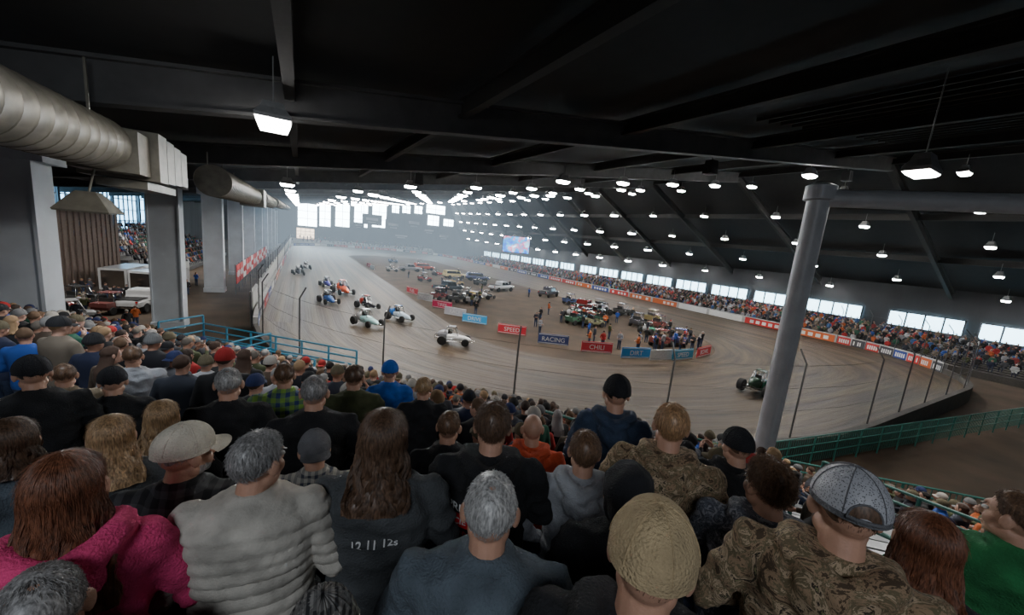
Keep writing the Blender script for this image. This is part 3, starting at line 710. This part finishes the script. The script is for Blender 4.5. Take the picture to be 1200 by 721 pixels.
HEROES=[
('woman_in_pink_sweatshirt',(-.60,1.47,8.17),-10,.97,dict(mats=M_('pink','auburn'),fem=True,L=.34,wave=.008,n=6000,turn=0,pose='front',hood=True)),
('man_with_grey_hair',(-.56,1.22,7.99),-12,.98,dict(mats=M_('charcoal','salt'),**SH)),
('man_in_beige_cap',(-.44,1.93,8.00),8,.98,dict(mats=M_('blackplaid','salt','beige'),cap=True,turn=44,beard=True,pose='front',n=2500,ln=.016,th=.006)),
('man_in_puffer_jacket',(-.15,1.55,8.12),8,.95,dict(mats=M_('puffer','salt'),puff=.013,thick=1.13,turn=34,pose='front',w=1.04,n=4500,ln=.03,fuzz=.3,th=.009,mess=.4)),
('man_in_plaid_flannel',(.08,2.28,7.71),10,.93,dict(mats=M_('plaid','brown','greycap'),cap=True,capback=True,turn=-12,pose='cross',n=2000,ln=.02,th=.006)),
('man_with_long_hair',(.31,1.53,8.13),18,1.05,dict(mats=M_('charcoal','dkbrown'),L=.23,wave=.013,n=6500,th=.018,pose='down',w=1.1)),
('man_in_printed_hoodie',(.85,1.56,8.09),28,1.05,dict(mats=M_('black','dkbrown'),hood=True,w=1.12,pose='cross',n=4200,ln=.032,fuzz=.4,th=.010,mess=.5)),
('man_in_slate_tee',(.51,.90,8.19),30,1.0,dict(mats=M_('slate','grey'),w=1.12,pose='front',**SH)),
('spectator_in_black_hood',(1.14,.92,8.06),40,.96,dict(mats=M_('black','blond','blackcap'),hoodup=True,turn=0,pose='cross')),
('man_in_khaki_cap',(.69,.47,8.33),48,1.03,dict(mats=M_('black','brown','khaki','khaki'),cap=True,turn=8,pose='front',n=1500,ln=.016,th=.005,hood=True)),
('man_in_grey_hoodie',(1.39,1.45,7.90),36,1.0,dict(mats=M_('grey','brown'),hood=True,pose='pocket',n=4000,ln=.032,fuzz=.35,th=.010,mess=.4)),
('man_in_rust_hoodie',(1.73,2.45,7.48),36,1.1,dict(mats=M_('redor','brown'),hood=True,bald=True,turn=-14,pose='front',w=1.1)),
('man_in_navy_hoodie',(2.13,1.96,7.95),42,1.12,dict(mats=M_('navy','black','blackcap'),cap=True,pose='cross',turn=-8,hood=True,n=1500,ln=.014,th=.005)),
('man_in_camo_jacket',(1.81,1.24,8.09),50,1.06,dict(mats=M_('camo','ginger'),hood=True,turn=-4,w=1.15,pose='front',n=4000,ln=.032,fuzz=.35,th=.010)),
('man_in_dark_cap',(2.75,1.33,7.73),58,1.05,dict(mats=M_('black','brown','blackcap'),cap=True,turn=-30,w=1.05,n=1500,ln=.02,th=.006,hood=True,pose='pocket')),
('man_in_knit_jacket',(1.86,.73,8.04),60,1.03,dict(mats=M_('sherpa','brown'),turn=-36,w=1.1,pose='front',n=5000,ln=.035,fuzz=.4,wave=.005,th=.011,mess=.6,hood=True)),
('man_in_trucker_cap',(1.47,.37,8.30),66,1.02,dict(mats=M_('camo','dkbrown','greycap','whitemesh'),cap=True,opening=True,turn=-12,beard=True,w=1.1,pose='front',hood=True,n=2500,ln=.016,th=.005)),
('woman_with_auburn_hair',(1.98,.27,8.08),78,.96,dict(mats=M_('black','auburn'),fem=True,L=.33,wave=.005,n=6500,th=.012,turn=-14,pose='front')),
('man_in_green_jacket',(2.72,.14,8.05),78,1.0,dict(mats=M_('green','brown'),w=1.15,pose='front',turn=-60,**SH)),
('spectator_in_knit_cap',(.05,.88,7.98),4,.93,dict(mats=M_('charcoal','brown','patterncap'),beanie=True,nostr=True,pose='front')),
('man_in_black_jacket',(.09,2.88,7.82),10,1.08,dict(mats=M_('black','salt'),w=1.15,pose='front',**SH)),
('man_in_black_coat',(-.48,3.42,7.74),2,1.08,dict(mats=M_('black','grey'),w=1.05,pose='pocket',**SH)),
('woman_with_blond_hair',(-.80,3.12,7.65),-6,.97,dict(mats=M_('black','blond'),fem=True,L=.25,wave=.012,n=5000,th=.012,pose='front')),
('woman_with_straight_blond_hair',(-.83,2.48,7.85),-14,.97,dict(mats=M_('charcoal','blond'),fem=True,L=.22,wave=.003,n=5000,th=.010,pose='front')),
('man_in_black_sweater',(-1.73,4.02,7.72),-14,1.05,dict(mats=M_('black','black','blackcap'),cap=True,turn=-10,w=1.1,n=1200,ln=.016,th=.005)),
('woman_with_brown_hair',(-1.21,2.58,7.84),-16,.97,dict(mats=M_('slate','dkbrown'),fem=True,L=.14,wave=.01,n=4600,th=.013)),
('man_in_blue_collar_jacket',(.93,2.37,7.67),20,1.0,dict(mats=M_('black','brown'),turn=10,**SH)),
('child_with_blond_hair',(1.09,3.53,7.49),20,.98,dict(mats=M_('black','blond'),**SH)),
('man_in_neon_plaid',(-.13,4.01,7.56),4,1.05,dict(mats=M_('neon','brown'),w=1.1,**SH)),
('man_in_olive_jacket',(.45,3.68,7.61),12,1.05,dict(mats=M_('olive','dkbrown'),w=1.05,**SH)),
('man_in_blue_jacket',(.94,4.41,7.37),18,1.05,dict(mats=M_('blue','brown','blue'),cap=True,n=1000,ln=.016,th=.005)),
('man_in_grey_coat',(-1.71,5.8,7.29),-10,1.08,dict(mats=M_('grey','brown'),w=1.05,**SH)),
('man_in_tan_jacket',(-1.97,5.03,7.36),-16,1.0,dict(mats=M_('tan','brown'),**SH)),
('man_in_black_tracksuit',(-1.39,4.26,7.53),-12,1.0,dict(mats=M_('black','black','blackcap'),cap=True,n=1000,ln=.016,th=.005)),
]
for i,(nm,hp,az,s_,spec) in enumerate(HEROES):
    spec['seed']=i; me,S=build_person(nm,spec,.012 if i<20 else .017)
    o=ob(nm,me,(hp[0],hp[1],hp[2]-1.63*s_),math.radians(-az),None,s_)
    add_strands('hair_strands',S,spec['mats'][6],o,.0008)
    if nm=='man_in_printed_hoodie':
        panel(o,me,-.215,-.02,1.19,1.26,RED,.005,.01)
        decal(o,me,'SPRINT',1.28,.05,WHT,-.12); decal(o,me,'SOCIETY',1.21,.042,WHT,-.115); decal(o,me,'RACING',1.14,.045,RED,-.115)
    if nm=='man_with_long_hair': decal(o,me,'12 11 12s',1.27,.045,WHT)
    if nm=='man_in_dark_cap': panel(o,me,-.12,.12,1.14,1.22,BLU,.004); decal(o,me,'LUCAS',1.25,.08,WHT); decal(o,me,'OIL',1.15,.08,RED)
# ---------------------------------------------------------------- background crowd (instanced variants)
TOPC=[(.012,.012,.014),(.03,.03,.035),(.09,.09,.1),(.015,.02,.05),(.01,.01,.012),(.25,.25,.27),(.35,.02,.02),(.02,.02,.022),(.06,.07,.03),(.02,.07,.3),(.1,.07,.05),(.012,.012,.014),(.05,.05,.06),(.4,.4,.42),(.015,.015,.02),(.02,.1,.06),(.16,.13,.1),(.03,.03,.03),(.4,.09,.02),(.03,.035,.05),(.02,.02,.03),(.012,.012,.012)]
HC_=[(.04,.026,.02),(.12,.07,.04),(.28,.27,.26),(.07,.04,.028),(.34,.22,.12),(.14,.12,.1),(.02,.016,.014)]
CC=[(.015,.015,.018),(.4,.37,.33),(.02,.03,.1),(.15,.15,.15),(.35,.02,.02),(.015,.015,.015),(.12,.1,.06)]
RT=objrand('crowd_tops',TOPC,1); RH=objrand('crowd_hair',HC_,7.3); RC=objrand('crowd_caps',CC,13.1); RS=objrand('crowd_skin',[(.5,.28,.2),(.42,.22,.15),(.55,.32,.24)],3.7,.6)
CM=[RT,DENIM,RS,SHOE,EYEW,EYED,RH,RC,RC,LIP]
stand_v=[]
for i,sp in enumerate([dict(cap=True),dict(hood=True),dict(cap=True,pose='cross',w=1.12),dict(fem=True,L=.2),dict(pose='down',w=1.1),dict(beanie=True,pose='pocket'),dict(cap=True,turn=-25,hood=True),dict(fem=True,L=.3,turn=20),dict(pose='cross',turn=15),dict(cap=True,capback=True),dict(turn=-35,w=1.06),dict(pose='phone')]):
    sp=dict(sp); sp.setdefault('pose','front'); sp['mats']=CM; sp['seed']=i; sp['hands']=True
    stand_v.append(build_person('crowd_%d'%i,sp,.026,False)[0])
sit_v=[]
for i,sp in enumerate([dict(cap=True),dict(hood=True),dict(fem=True,L=.2),dict(beanie=True,turn=20),dict(turn=-20,cap=True)]):
    sp=dict(sp); sp['pose']='front'; sp['sit']=True; sp['mats']=CM; sp['hands']=True
    sit_v.append(build_person('crowd_sit_%d'%i,sp,.026,False)[0])
crowd=empty('spectator_crowd')
hp2=[(h[1][0],h[1][1]) for h in HEROES]
for k in range(4,18):
    s=-24.5+rnd.random()*.5
    while s<24:
        d_=.8*k+rnd.uniform(-.02,.14); p=SD(s+rnd.uniform(-.06,.06),d_)
        aisle=min(abs(s-a) for a in (-14.5,-3.7,3.8,14.5))<.55
        gap=(3.2<s<5.3)
        near=any((p.x-x)**2+(p.y-y)**2<.3 for x,y in hp2)
        infront=k<=5 and s>2.2
        behind= p.length<3.2
        portal=(-19.2<s<-9.3 and k>=14) or (k>=17 and s>-10) or (-10<s<-6 and k>=16)
        if not(near or gap or infront or behind or portal or (aisle and s>0) ) and rnd.random()<.95:
            look=math.atan2(12-p.x,42-p.y)
            if s>5.3:
                if k>=7 and not(5.3<s<7.6 and 9<k<13) and rnd.random()<.96:
                    ob('seated_spectator',rnd.choice(sit_v),(p.x-SI*.22,p.y-CO*.22,flo(k)+.44-.78),-look+rnd.uniform(-.3,.3),crowd,rnd.uniform(.95,1.03))
            else:
                ob('standing_spectator',rnd.choice(stand_v),(p.x,p.y,flo(k)),-look+rnd.uniform(-.25,.25),crowd,rnd.uniform(.93,1.06))
        s+=rnd.uniform(.5,.62)
INF=[(24.5,27),(25.3,26),(27,25.5),(28.2,24.3),(30,23.6),(31,24.6),(33,23.2),(34.2,24),(35.2,23.4),(36.5,23.6),(37,25.6),(38.2,24.4),(35.6,26.4),(22,32),(23.4,35),(29,29),(32.5,27),(27.4,30.5),(19,42),(21,48),(36,30),(40,30),(26,38),(30,42),(24,52),(20,56),(38,40),(33,34),(29.5,34),(42,38),(28,60),(36,57),(24,70),(30,75),(38,68),(20,80),(26,90),(35,90),(32,24.5),(34.6,25),(29,24.9),(39,27),(38.4,26),(26,28),(33.4,38.6),(35,37.6),(28.5,37),(37,36)]
for x,y in INF: ob('official',rnd.choice(stand_v),(x,y,.0),rnd.uniform(0,6.28),crowd,rnd.uniform(.95,1.05))
for i in range(50):
    ob('concourse_visitor',rnd.choice(stand_v),(rnd.uniform(-19,-10.5),rnd.uniform(26,62),0),rnd.uniform(-1,1),crowd,1)
for i in range(60):
    x=rnd.uniform(-19,-10.5); y=rnd.uniform(22,34) ; ob('concourse_visitor',rnd.choice(stand_v),(x,y,0),rnd.uniform(-1.6,-.5)+1.2,crowd,1)
def coarse(sit): 
    me=remesh(body_mb('front',sit).mesh('c'),.075,0); hd=MB(); hd.ell((0,0,1.63),(.085,.1,.12),0,8,6); h=hd.mesh('h')
    q=MB(); append_mesh(q,me,0); append_mesh(q,h,0); return np.array(q.v),q.f
CS=coarse(True)
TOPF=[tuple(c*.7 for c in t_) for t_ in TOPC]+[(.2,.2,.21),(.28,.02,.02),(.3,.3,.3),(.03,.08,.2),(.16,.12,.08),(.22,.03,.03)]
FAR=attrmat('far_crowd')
def crowdmesh(name,P,kind):
    bv,bf=kind; nb=len(bv); Vs=[];Fs=[];Cs=[]
    bfl=[np.array(f) for f in bf]
    for n,(x,y,z,a) in enumerate(P):
        c,s=math.cos(a),math.sin(a); v=bv.copy(); X=v[:,0]*c-v[:,1]*s+x; Y=v[:,0]*s+v[:,1]*c+y; Vs.append(np.stack([X,Y,v[:,2]+z],1))
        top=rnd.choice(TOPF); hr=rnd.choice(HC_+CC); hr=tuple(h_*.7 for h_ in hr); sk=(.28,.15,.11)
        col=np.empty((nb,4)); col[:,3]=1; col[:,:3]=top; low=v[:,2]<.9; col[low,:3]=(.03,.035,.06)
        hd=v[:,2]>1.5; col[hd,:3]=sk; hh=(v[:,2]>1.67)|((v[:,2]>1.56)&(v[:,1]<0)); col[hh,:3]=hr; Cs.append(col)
        Fs+= [tuple(f+n*nb) for f in bfl]
    me=bpy.data.meshes.new(name); me.from_pydata(np.concatenate(Vs),[],[tuple(int(i) for i in f) for f in Fs])
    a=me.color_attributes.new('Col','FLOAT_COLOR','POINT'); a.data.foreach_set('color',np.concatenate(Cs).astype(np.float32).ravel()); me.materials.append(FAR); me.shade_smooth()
    return ob(name,me)
rs_=MB(); PR=[]
for r_ in range(12):
    x0=61.3+r_*1.1; z0=.7+.10*r_; rs_.box((x0+.55,82,z0/2),(1.1,156,z0))
    y=5
    while y<158:
        if rnd.random()<.8: PR.append((x0+.6,y,z0-.3,math.pi/2+rnd.uniform(-.3,.3)))
        y+=rnd.uniform(.65,.95) if y<70 else rnd.uniform(1.0,1.5)
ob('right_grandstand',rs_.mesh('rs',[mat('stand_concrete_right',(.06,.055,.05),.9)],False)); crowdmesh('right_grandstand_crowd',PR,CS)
PL=[]; ls=MB()
for r_ in range(12):
    x0=-16-r_*1.0; z0=.6+.42*r_; ls.box((x0,90,z0/2),(1.0,46,z0))
    y=67.5
    while y<112:
        if rnd.random()<.8: PL.append((x0,y,z0-.35,-math.pi/2+rnd.uniform(-.3,.3)))
        y+=rnd.uniform(.7,1.1)
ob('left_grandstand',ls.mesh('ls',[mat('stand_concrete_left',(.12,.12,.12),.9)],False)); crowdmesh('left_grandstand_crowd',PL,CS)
PB=[]
bs=MB()
for r_ in range(4):
    bs.box((28,189.6+r_*1.2,(1.5+.5*r_)/2),(64,1.2,1.5+.5*r_))
    x=-3
    while x<60:
        if rnd.random()<.7: PB.append((x,189.6+r_*1.2,1.2+.5*r_,math.pi+rnd.uniform(-.3,.3)))
        x+=rnd.uniform(1,1.8)
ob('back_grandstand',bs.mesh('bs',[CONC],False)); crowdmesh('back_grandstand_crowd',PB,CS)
# ------------------------------------------------------------------ vehicles
RUB=mat('tyre_rubber',(.02,.02,.02),.85); CHR=mat('chrome',(.6,.6,.6),.2,.05,metal=1); GLS=mat('dark_glass',(.02,.025,.03),.1)
def tyre(q,c,r,w_,mt,mr):
    h=w_/2; q.lathe_x(c,[(-h,r*.55),(-h,r*.9),(-h*.8,r),(h*.8,r),(h,r*.9),(h,r*.55)],22,mt); q.lathe_x(c,[(-h*.7,.02),(-h*.98,r*.2),(-h*.75,r*.5),(-h*.95,r*.57),(h*.95,r*.57),(h*.75,r*.5),(h*.98,r*.2),(h*.7,.02)],18,mr)
def sect(y,w_,z0,z1,n=14):
    P=[]
    for k in range(n):
        a=2*math.pi*k/n; c,s=math.cos(a),math.sin(a); P.append((w_*math.copysign(abs(c)**.6,c),y,(z0+z1)/2+(z1-z0)/2*math.copysign(abs(s)**.6,s)))
    return P
def midget():
    q=MB()
    q.loft([sect(*a) for a in ((1.42,.1,.3,.42),(1.25,.2,.22,.56),(.9,.27,.2,.66),(.5,.32,.19,.74),(.15,.4,.19,.8),(.0,.42,.19,.82),(-.45,.42,.19,.8),(-.55,.34,.25,.8))],0)
    q.loft([sect(*a) for a in ((-.5,.29,.3,.98),(-.7,.34,.32,1.06),(-1.0,.32,.36,1.04),(-1.25,.2,.45,.92),(-1.38,.08,.55,.78))],1)
    for x in(-.29,.29):
        q.path([(x,.35,.7),(x*.95,.1,1.28),(x*.9,-.2,1.38),(x*.9,-.55,1.36),(x,-.8,.9)],.028,8,2); q.path([(x,-.2,1.37),(x,-.35,.7)],.02,8,2)
        q.path([(x*1.3,.7,.3),(x*2.1,.6,.3),(x*2.2,-.35,.32),(x*1.3,-.5,.32)],.022,8,2)
    for y,z in((.1,1.28),(-.55,1.36),(-.2,1.38)): q.path([(-.27,y,z),(.27,y,z)],.02,8,2)
    q.box((0,-.18,1.42),(.52,.56,.03),1)
    q.path([(-.72,1.02,.3),(.72,1.02,.3)],.03,8,2); q.path([(-.75,-.85,.36),(.75,-.85,.36)],.04,8,2)
    for x in(-.22,.22): q.path([(x,1.1,.3),(x*1.2,1.62,.3)],.018,6,2); q.path([(x,-1.1,.4),(x*1.5,-1.55,.42)],.018,6,2)
    q.path([(-.32,1.62,.3),(.32,1.62,.3)],.02,6,2); q.path([(-.35,-1.55,.42),(.35,-1.55,.42),(.35,-1.55,.62),(-.35,-1.55,.62)],.02,6,2,closed=True)
    for x in(-.7,.7): tyre(q,(x,1.02,.3),.3,.2,3,2); tyre(q,(x*1.04,-.85,.36),.37,.34,3,1)
    q.ell((0,-.25,1.08),(.12,.14,.15),4); q.box((0,-.13,1.09),(.16,.08,.05),3); q.ell((0,-.3,.8),(.2,.15,.25),5); q.box((0,-.45,.9),(.4,.08,.5),3)
    q.path([(.3,.3,.65),(.42,0,.5),(.45,-.6,.4)],.035,8,2)
    return q
MID=midget()
def paint(n,c,r_=.25): return mat(n,c,r_,.05,3)
def race_car(x,y,hd,c1,c2,z=.35,s=1.05):
    me=MID.mesh('midget',[paint('car_paint',c1),paint('car_paint_b',c2),CHR,RUB,paint('helmet',(.7,.7,.7)),F_['black']],True,35)
    ob('midget_race_car',me,(x,y,z),math.radians(-hd),None,s)
race_car(5.5,36.6,150,(.4,.65,.65),(.6,.6,.6),.3); race_car(9.1,39.3,148,(.5,.6,.7),(.05,.2,.6),.15); race_car(11.6,29.7,120,(.75,.75,.75),(.35,.35,.38),.15,1.05)
race_car(2.9,47.8,165,(.05,.15,.5),(.1,.1,.1),.35); race_car(6.8,45.4,155,(.04,.04,.05),(.6,.05,.03),.2); race_car(5.1,55.5,165,(1,.12,.02),(1,.1,.02),.25,1.3); race_car(-.3,74,172,(.1,.1,.12),(.4,.4,.4),.5)
race_car(29,13.5,85,(.02,.09,.055),(.03,.06,.04),.25,1.15); race_car(3.5,62,170,(.05,.05,.3),(.5,.5,.5),.25); race_car(1,85,175,(.3,.3,.3),(.05,.05,.05),.4)
def truck(bed=True):
    q=MB()
    q.loft([sect(y,w_,a,b_,16) for y,w_,a,b_ in ((-2.8,.9,.5,1.05),(-2.75,.98,.45,1.15),(-.9,1.0,.42,1.18),(1.0,1.0,.42,1.18),(1.2,1.0,.42,1.15),(2.5,.95,.45,1.08),(2.75,.85,.5,.95))],0)
    y0=-.9 if bed else -2.6
    q.loft([[(x*w_,y,z) for x,y in ((-1,a),(1,a),(1,b2),(-1,b2))] for z,w_,a,b2 in ((1.1,.93,y0,1.25),(1.8,.78,y0+.15,.55),(1.88,.72,y0+.25,.45))],0)
    q.loft([[(x*w_,y,z) for x,y in ((-1,a),(1,a),(1,b2),(-1,b2))] for z,w_,a,b2 in ((1.2,.935,y0+.1,1.16),(1.72,.815,y0+.2,.68))],1)
    for yy in (y0+.1,-.0,1.1): q.box((0,min(yy,1.0),1.45),(1.74,.08,.6),0)
    if bed: q.box((0,-1.85,1.2),(1.6,1.6,.06),3)
    for x in(-.9,.9):
        for y in(-1.75,1.75): tyre(q,(x,y,.4),.42,.28,3,2)
    q.box((0,2.74,.62),(1.7,.12,.2),2); q.box((0,-2.8,.6),(1.7,.12,.2),2); q.box((0,2.72,.85),(1.1,.08,.2),3)
    for x in(-.7,.7): q.box((x,2.68,.9),(.3,.1,.16),4); q.box((x*1.1,-2.76,.95),(.15,.08,.3),5)
    return q
TRU=truck(); SUVM=truck(False)
HL=emis('headlamp',(1,.97,.9),3); TL=paint('tail_lamp',(.4,.01,.01))
def veh(name,q,x,y,hd,c): ob(name,q.mesh(name,[paint('vehicle_paint',c),GLS,CHR,RUB,HL,TL],True,35),(x,y,.03),math.radians(-hd))
veh('pickup_truck',TRU,34,64,70,(.7,.72,.75)); veh('suv',SUVM,31.4,83,80,(.6,.5,.25)); veh('pickup_truck',TRU,22.1,61,70,(.04,.05,.06)); veh('pickup_truck',TRU,37.8,44,60,(.2,.02,.02)); veh('suv',SUVM,29,100,80,(.4,.08,.05)); veh('pickup_truck',TRU,41,58,60,(.1,.1,.12)); veh('suv',SUVM,36,80,100,(.08,.1,.2)); veh('pickup_truck',TRU,24,95,90,(.3,.3,.32))
def utv():
    q=MB(); q.box((0,.1,.55),(1.3,2.6,.25),0); q.loft([sect(.7,.6,.5,.95),sect(1.2,.55,.5,.9),sect(1.45,.4,.5,.75)],0); q.box((0,-.9,.85),(1.25,.9,.35),0); q.box((0,-.25,.8),(1.1,.5,.2),2); q.box((0,-.45,1.1),(1.1,.12,.5),2)
    for x in(-.58,.58):
        q.path([(x,.7,.9),(x*.9,.35,1.75),(x*.9,-.5,1.78),(x,-.6,.9)],.03,8,1)
        for y in(-.85,.95): tyre(q,(x*1.08,y,.33),.33,.26,2,1)
    q.box((0,-.1,1.8),(1.2,1.0,.05),0); q.path([(.25,.5,1.0),(.25,.3,1.1)],.02,6,1); return q
UT=utv()
def ut(x,y,hd,c): 
    g_=sum(c)/3; c=tuple((a*.6+g_*.4)*.8 for a in c)
    ob('utility_vehicle',UT.mesh('utv',[paint('utv_paint',c),CHR,RUB],True,35),(x,y,.03),math.radians(-hd))
for x,y,h,c in ((30,36,80,(.05,.2,.1)),(32.5,37,75,(.02,.12,.2)),(31.5,34.5,90,(.25,.25,.1)),(34.5,36.3,60,(.05,.15,.1)),(38.8,34,70,(.1,.1,.12)),(41,32.5,80,(.3,.05,.04)),(36,40,90,(.4,.05,.03)),(39.5,41.5,100,(.05,.05,.05)),(42,45,90,(.5,.5,.5)),(18,53,60,(.3,.04,.04)),(20,51,60,(.1,.1,.1)),(36,25.5,60,(.1,.1,.4)),(33,25.5,80,(.35,.04,.03)),(40,50,90,(.05,.1,.3)),(27,70,90,(.5,.3,.05)),(22,75,90,(.4,.05,.05)),(33,72,90,(.1,.1,.1)),(19,92,90,(.5,.5,.5)),(32,115,90,(.4,.1,.1)),(25,120,90,(.1,.2,.4)),(22,50,40,(.3,.3,.3)),(-14,44,20,(.3,.05,.04)),(-17,47,40,(.05,.05,.05)),(-12,50,0,(.2,.2,.22)),(-15,40,60,(.3,.3,.3)),(43,41,90,(.1,.1,.1)),(44,36,80,(.4,.3,.05))): ut(x,y,h,c)
for x,y,h,c1,c2 in ((33,40.5,70,(.4,.05,.05),(.4,.4,.4)),(35.5,42.5,60,(.05,.15,.3),(.05,.05,.05)),(24.5,57,60,(.5,.35,.05),(.1,.1,.1)),(26.5,54.5,60,(.05,.05,.06),(.5,.5,.5)),(37,30.5,80,(.05,.25,.15),(.3,.3,.3)),(29,88,80,(.4,.05,.05),(.1,.1,.1))): race_car(x,y,h,c1,c2,.02,1)
q=MB(); q.box((0,0,1.6),(2.2,5.5,2.2),0)
for x in(-1,1):
    for y in(-.5,.5): tyre(q,(x,y,.38),.38,.25,1,2)
q.path([(0,2.7,.5),(0,3.9,.5)],.05,8,2); q.box((0,-2.77,1.6),(1.8,.04,1.8),2); q.box((0,0,.5),(2,5.4,.12),1)
TR=q.mesh('trailer',[paint('trailer_white',(.6,.6,.6)),RUB,CHR],True,30)
for x,y,a in ((-14,62,0),(-13.2,54,20),(-16.5,56,5)): ob('enclosed_trailer',TR,(x,y,0.05),math.radians(-a))
veh('pickup_truck',TRU,-12.5,46,10,(.5,.5,.5)); veh('pickup_truck',TRU,-17.5,41,15,(.25,.02,.02))
def banner(x,y,face,c,txt,c2=(.7,.7,.7),w_=2.9,h=.95):
    q=MB(); q.box((0,0,.04+h/2),(w_,.06,h),0); 
    for s in(-1,1):
        q.path([(s*w_*.48,0,0),(s*w_*.48,0,h+.06)],.03,6,1); q.path([(s*w_*.4,.5,0),(s*w_*.4,.03,h*.8)],.025,6,1)
    q.box((0,-.035,.04+h*.08),(w_*.96,.01,.05),2); q.box((0,-.035,.04+h*.92),(w_*.96,.01,.05),2)
    e=ob('banner_sign',q.mesh('banner',[mat('banner',c,.6,.05),STEEL,mat('banner_trim',c2,.6,.05)],False),(x,y,.03),math.radians(face))
    cu=bpy.data.curves.new('t','FONT'); cu.body=txt; cu.size=.6; cu.align_x='CENTER'; cu.extrude=.005; cu.materials.append(mat('banner_text',c2,.6,.02))
    t=bpy.data.objects.new('lettering',cu); sc.collection.objects.link(t); t.parent=e; t.location=(0,-.045,.3); t.rotation_euler=(math.pi/2,0,0)
for x,y,f,c,tx in ((16,46,-50,(.6,.02,.1),'TIRES'),(16.9,37.5,-45,(.03,.35,.7),'DRIVE'),(18.8,32.3,-38,(.6,.03,.05),'SPEED'),(21,28.1,-32,(.04,.06,.2),'RACING'),(23.7,25,-25,(.6,.03,.05),'CHILI'),(26.3,22.7,-15,(.03,.25,.6),'DIRT'),(30.9,21.3,0,(.04,.3,.5),'SPEED'),(34.5,21.6,10,(.6,.03,.04),'BOWL'),(15.5,52,-60,(.5,.5,.5),'MIDGET'),(15.2,58,-70,(.55,.03,.04),'FUEL'),(15,95,-80,(.6,.6,.6),'SPONSOR'),(15,100,-80,(.5,.03,.04),'RACE'),(16.1,41.5,-50,(.5,.5,.55),'RACE'),(28.6,21.7,-6,(.6,.6,.6),'MIDGET')):
    banner(x,y,f,c,tx)
q=MB()
for i,y in enumerate(np.arange(56,100,3.1)):
    z=1.2+.02*(i%3); q.box((-6.6,y,z+1.2),(.08,2.7,2.2),i%3); 
    for u in range(4): q.box((-6.55,y-1+.6*u,z+1.2),(.1,.35,.5+.3*(u%2)),2 if i%3!=2 else 0)
    q.path([(-6.7,y-1.4,0),(-6.7,y-1.4,3.6)],.05,6,3)
ob('merchandise_banners',q.mesh('mb',[ADM[0],ADM[3],ADM[1],STEEL],False))
q=MB()
for y in np.arange(38,190,5): q.box((-3.6,y+2.5,1.5),(.25,4.9,3.0),0); q.path([(-3.6,y,0),(-3.6,y,4.5)],.06,6,1)
ob('left_barrier',q.mesh('lb',[mat('barrier_white',(.38,.38,.36),.7,.15,.6),STEEL],False))
# ------------------------------------------------------------------ video screen + far signs
SC,t,b=nt('video_screen_picture'); N=t.nodes;L=t.links; tc=N.new('ShaderNodeTexCoord'); vn=N.new('ShaderNodeTexNoise'); vn.inputs['Scale'].default_value=.4; vn.inputs['Detail'].default_value=4; L.new(tc.outputs['Object'],vn.inputs['Vector'])
r=N.new('ShaderNodeValToRGB'); r.color_ramp.elements[0].position=.38; r.color_ramp.elements[0].color=(.01,.1,.6,1); r.color_ramp.elements[1].position=.62; r.color_ramp.elements[1].color=(.3,.7,1,1); e=r.color_ramp.elements.new(.5); e.color=(.03,.35,.75,1); e=r.color_ramp.elements.new(.55); e.color=(.6,.08,.12,1)
L.new(vn.outputs['Fac'],r.inputs[0]); L.new(r.outputs[0],b.inputs['Emission Color']); L.new(r.outputs[0],b.inputs['Base Color']); b.inputs['Emission Strength'].default_value=2.4; SC.cycles.emission_sampling='NONE'
q=MB(); q.box((0,0,0),(9.8,.6,6.0),1); q.box((0,-.32,0),(9.3,.06,5.5),0)
for x in(-4,4): q.path([(x,0,3),(x,0,8)],.08,6,1)
ob('video_screen',q.mesh('screen',[SC,BLACK],False),(67,118,9.2),math.radians(-30))
q=MB()
for i,(x,z,w_,h) in enumerate(((30,14.5,9,5),(40,13,8,5),(50,15,9,6),(24,11,5,3),(58,12,8,4),(44,8,10,3),(66,10,8,5))):
    q.box((x,194.3,z),(w_,.1,h),0); q.box((x,194.2,z+.2),(w_*.6,.1,h*.25),1); q.box((x,194.2,z-h*.25),(w_*.4,.1,h*.12),1)
    for s in(-1,1): q.path([(x+s*w_*.45,194.3,z+h/2),(x+s*w_*.45,194.3,z+h/2+8)],.05,5,0)
ob('hanging_banners',q.mesh('hb',[mat('banner_black',(.03,.03,.035),.8),mat('banner_grey',(.3,.3,.32),.8)],False))
q=MB()
for x,y in ((22,15.5),(8,30.5),(40,15.5)):
    z=roof(x,y)-.1; q.box((x,y,z-.45),(.7,.6,.8),0,None,.8); q.lathe_z((x,y,z-.88),[(0,.26),(.04,.28),(.06,.2)],14,0); q.path([(x,y,z),(x,y,z+1)],.03,6,0)
ob('loudspeaker',q.mesh('spk',[BLACK]))
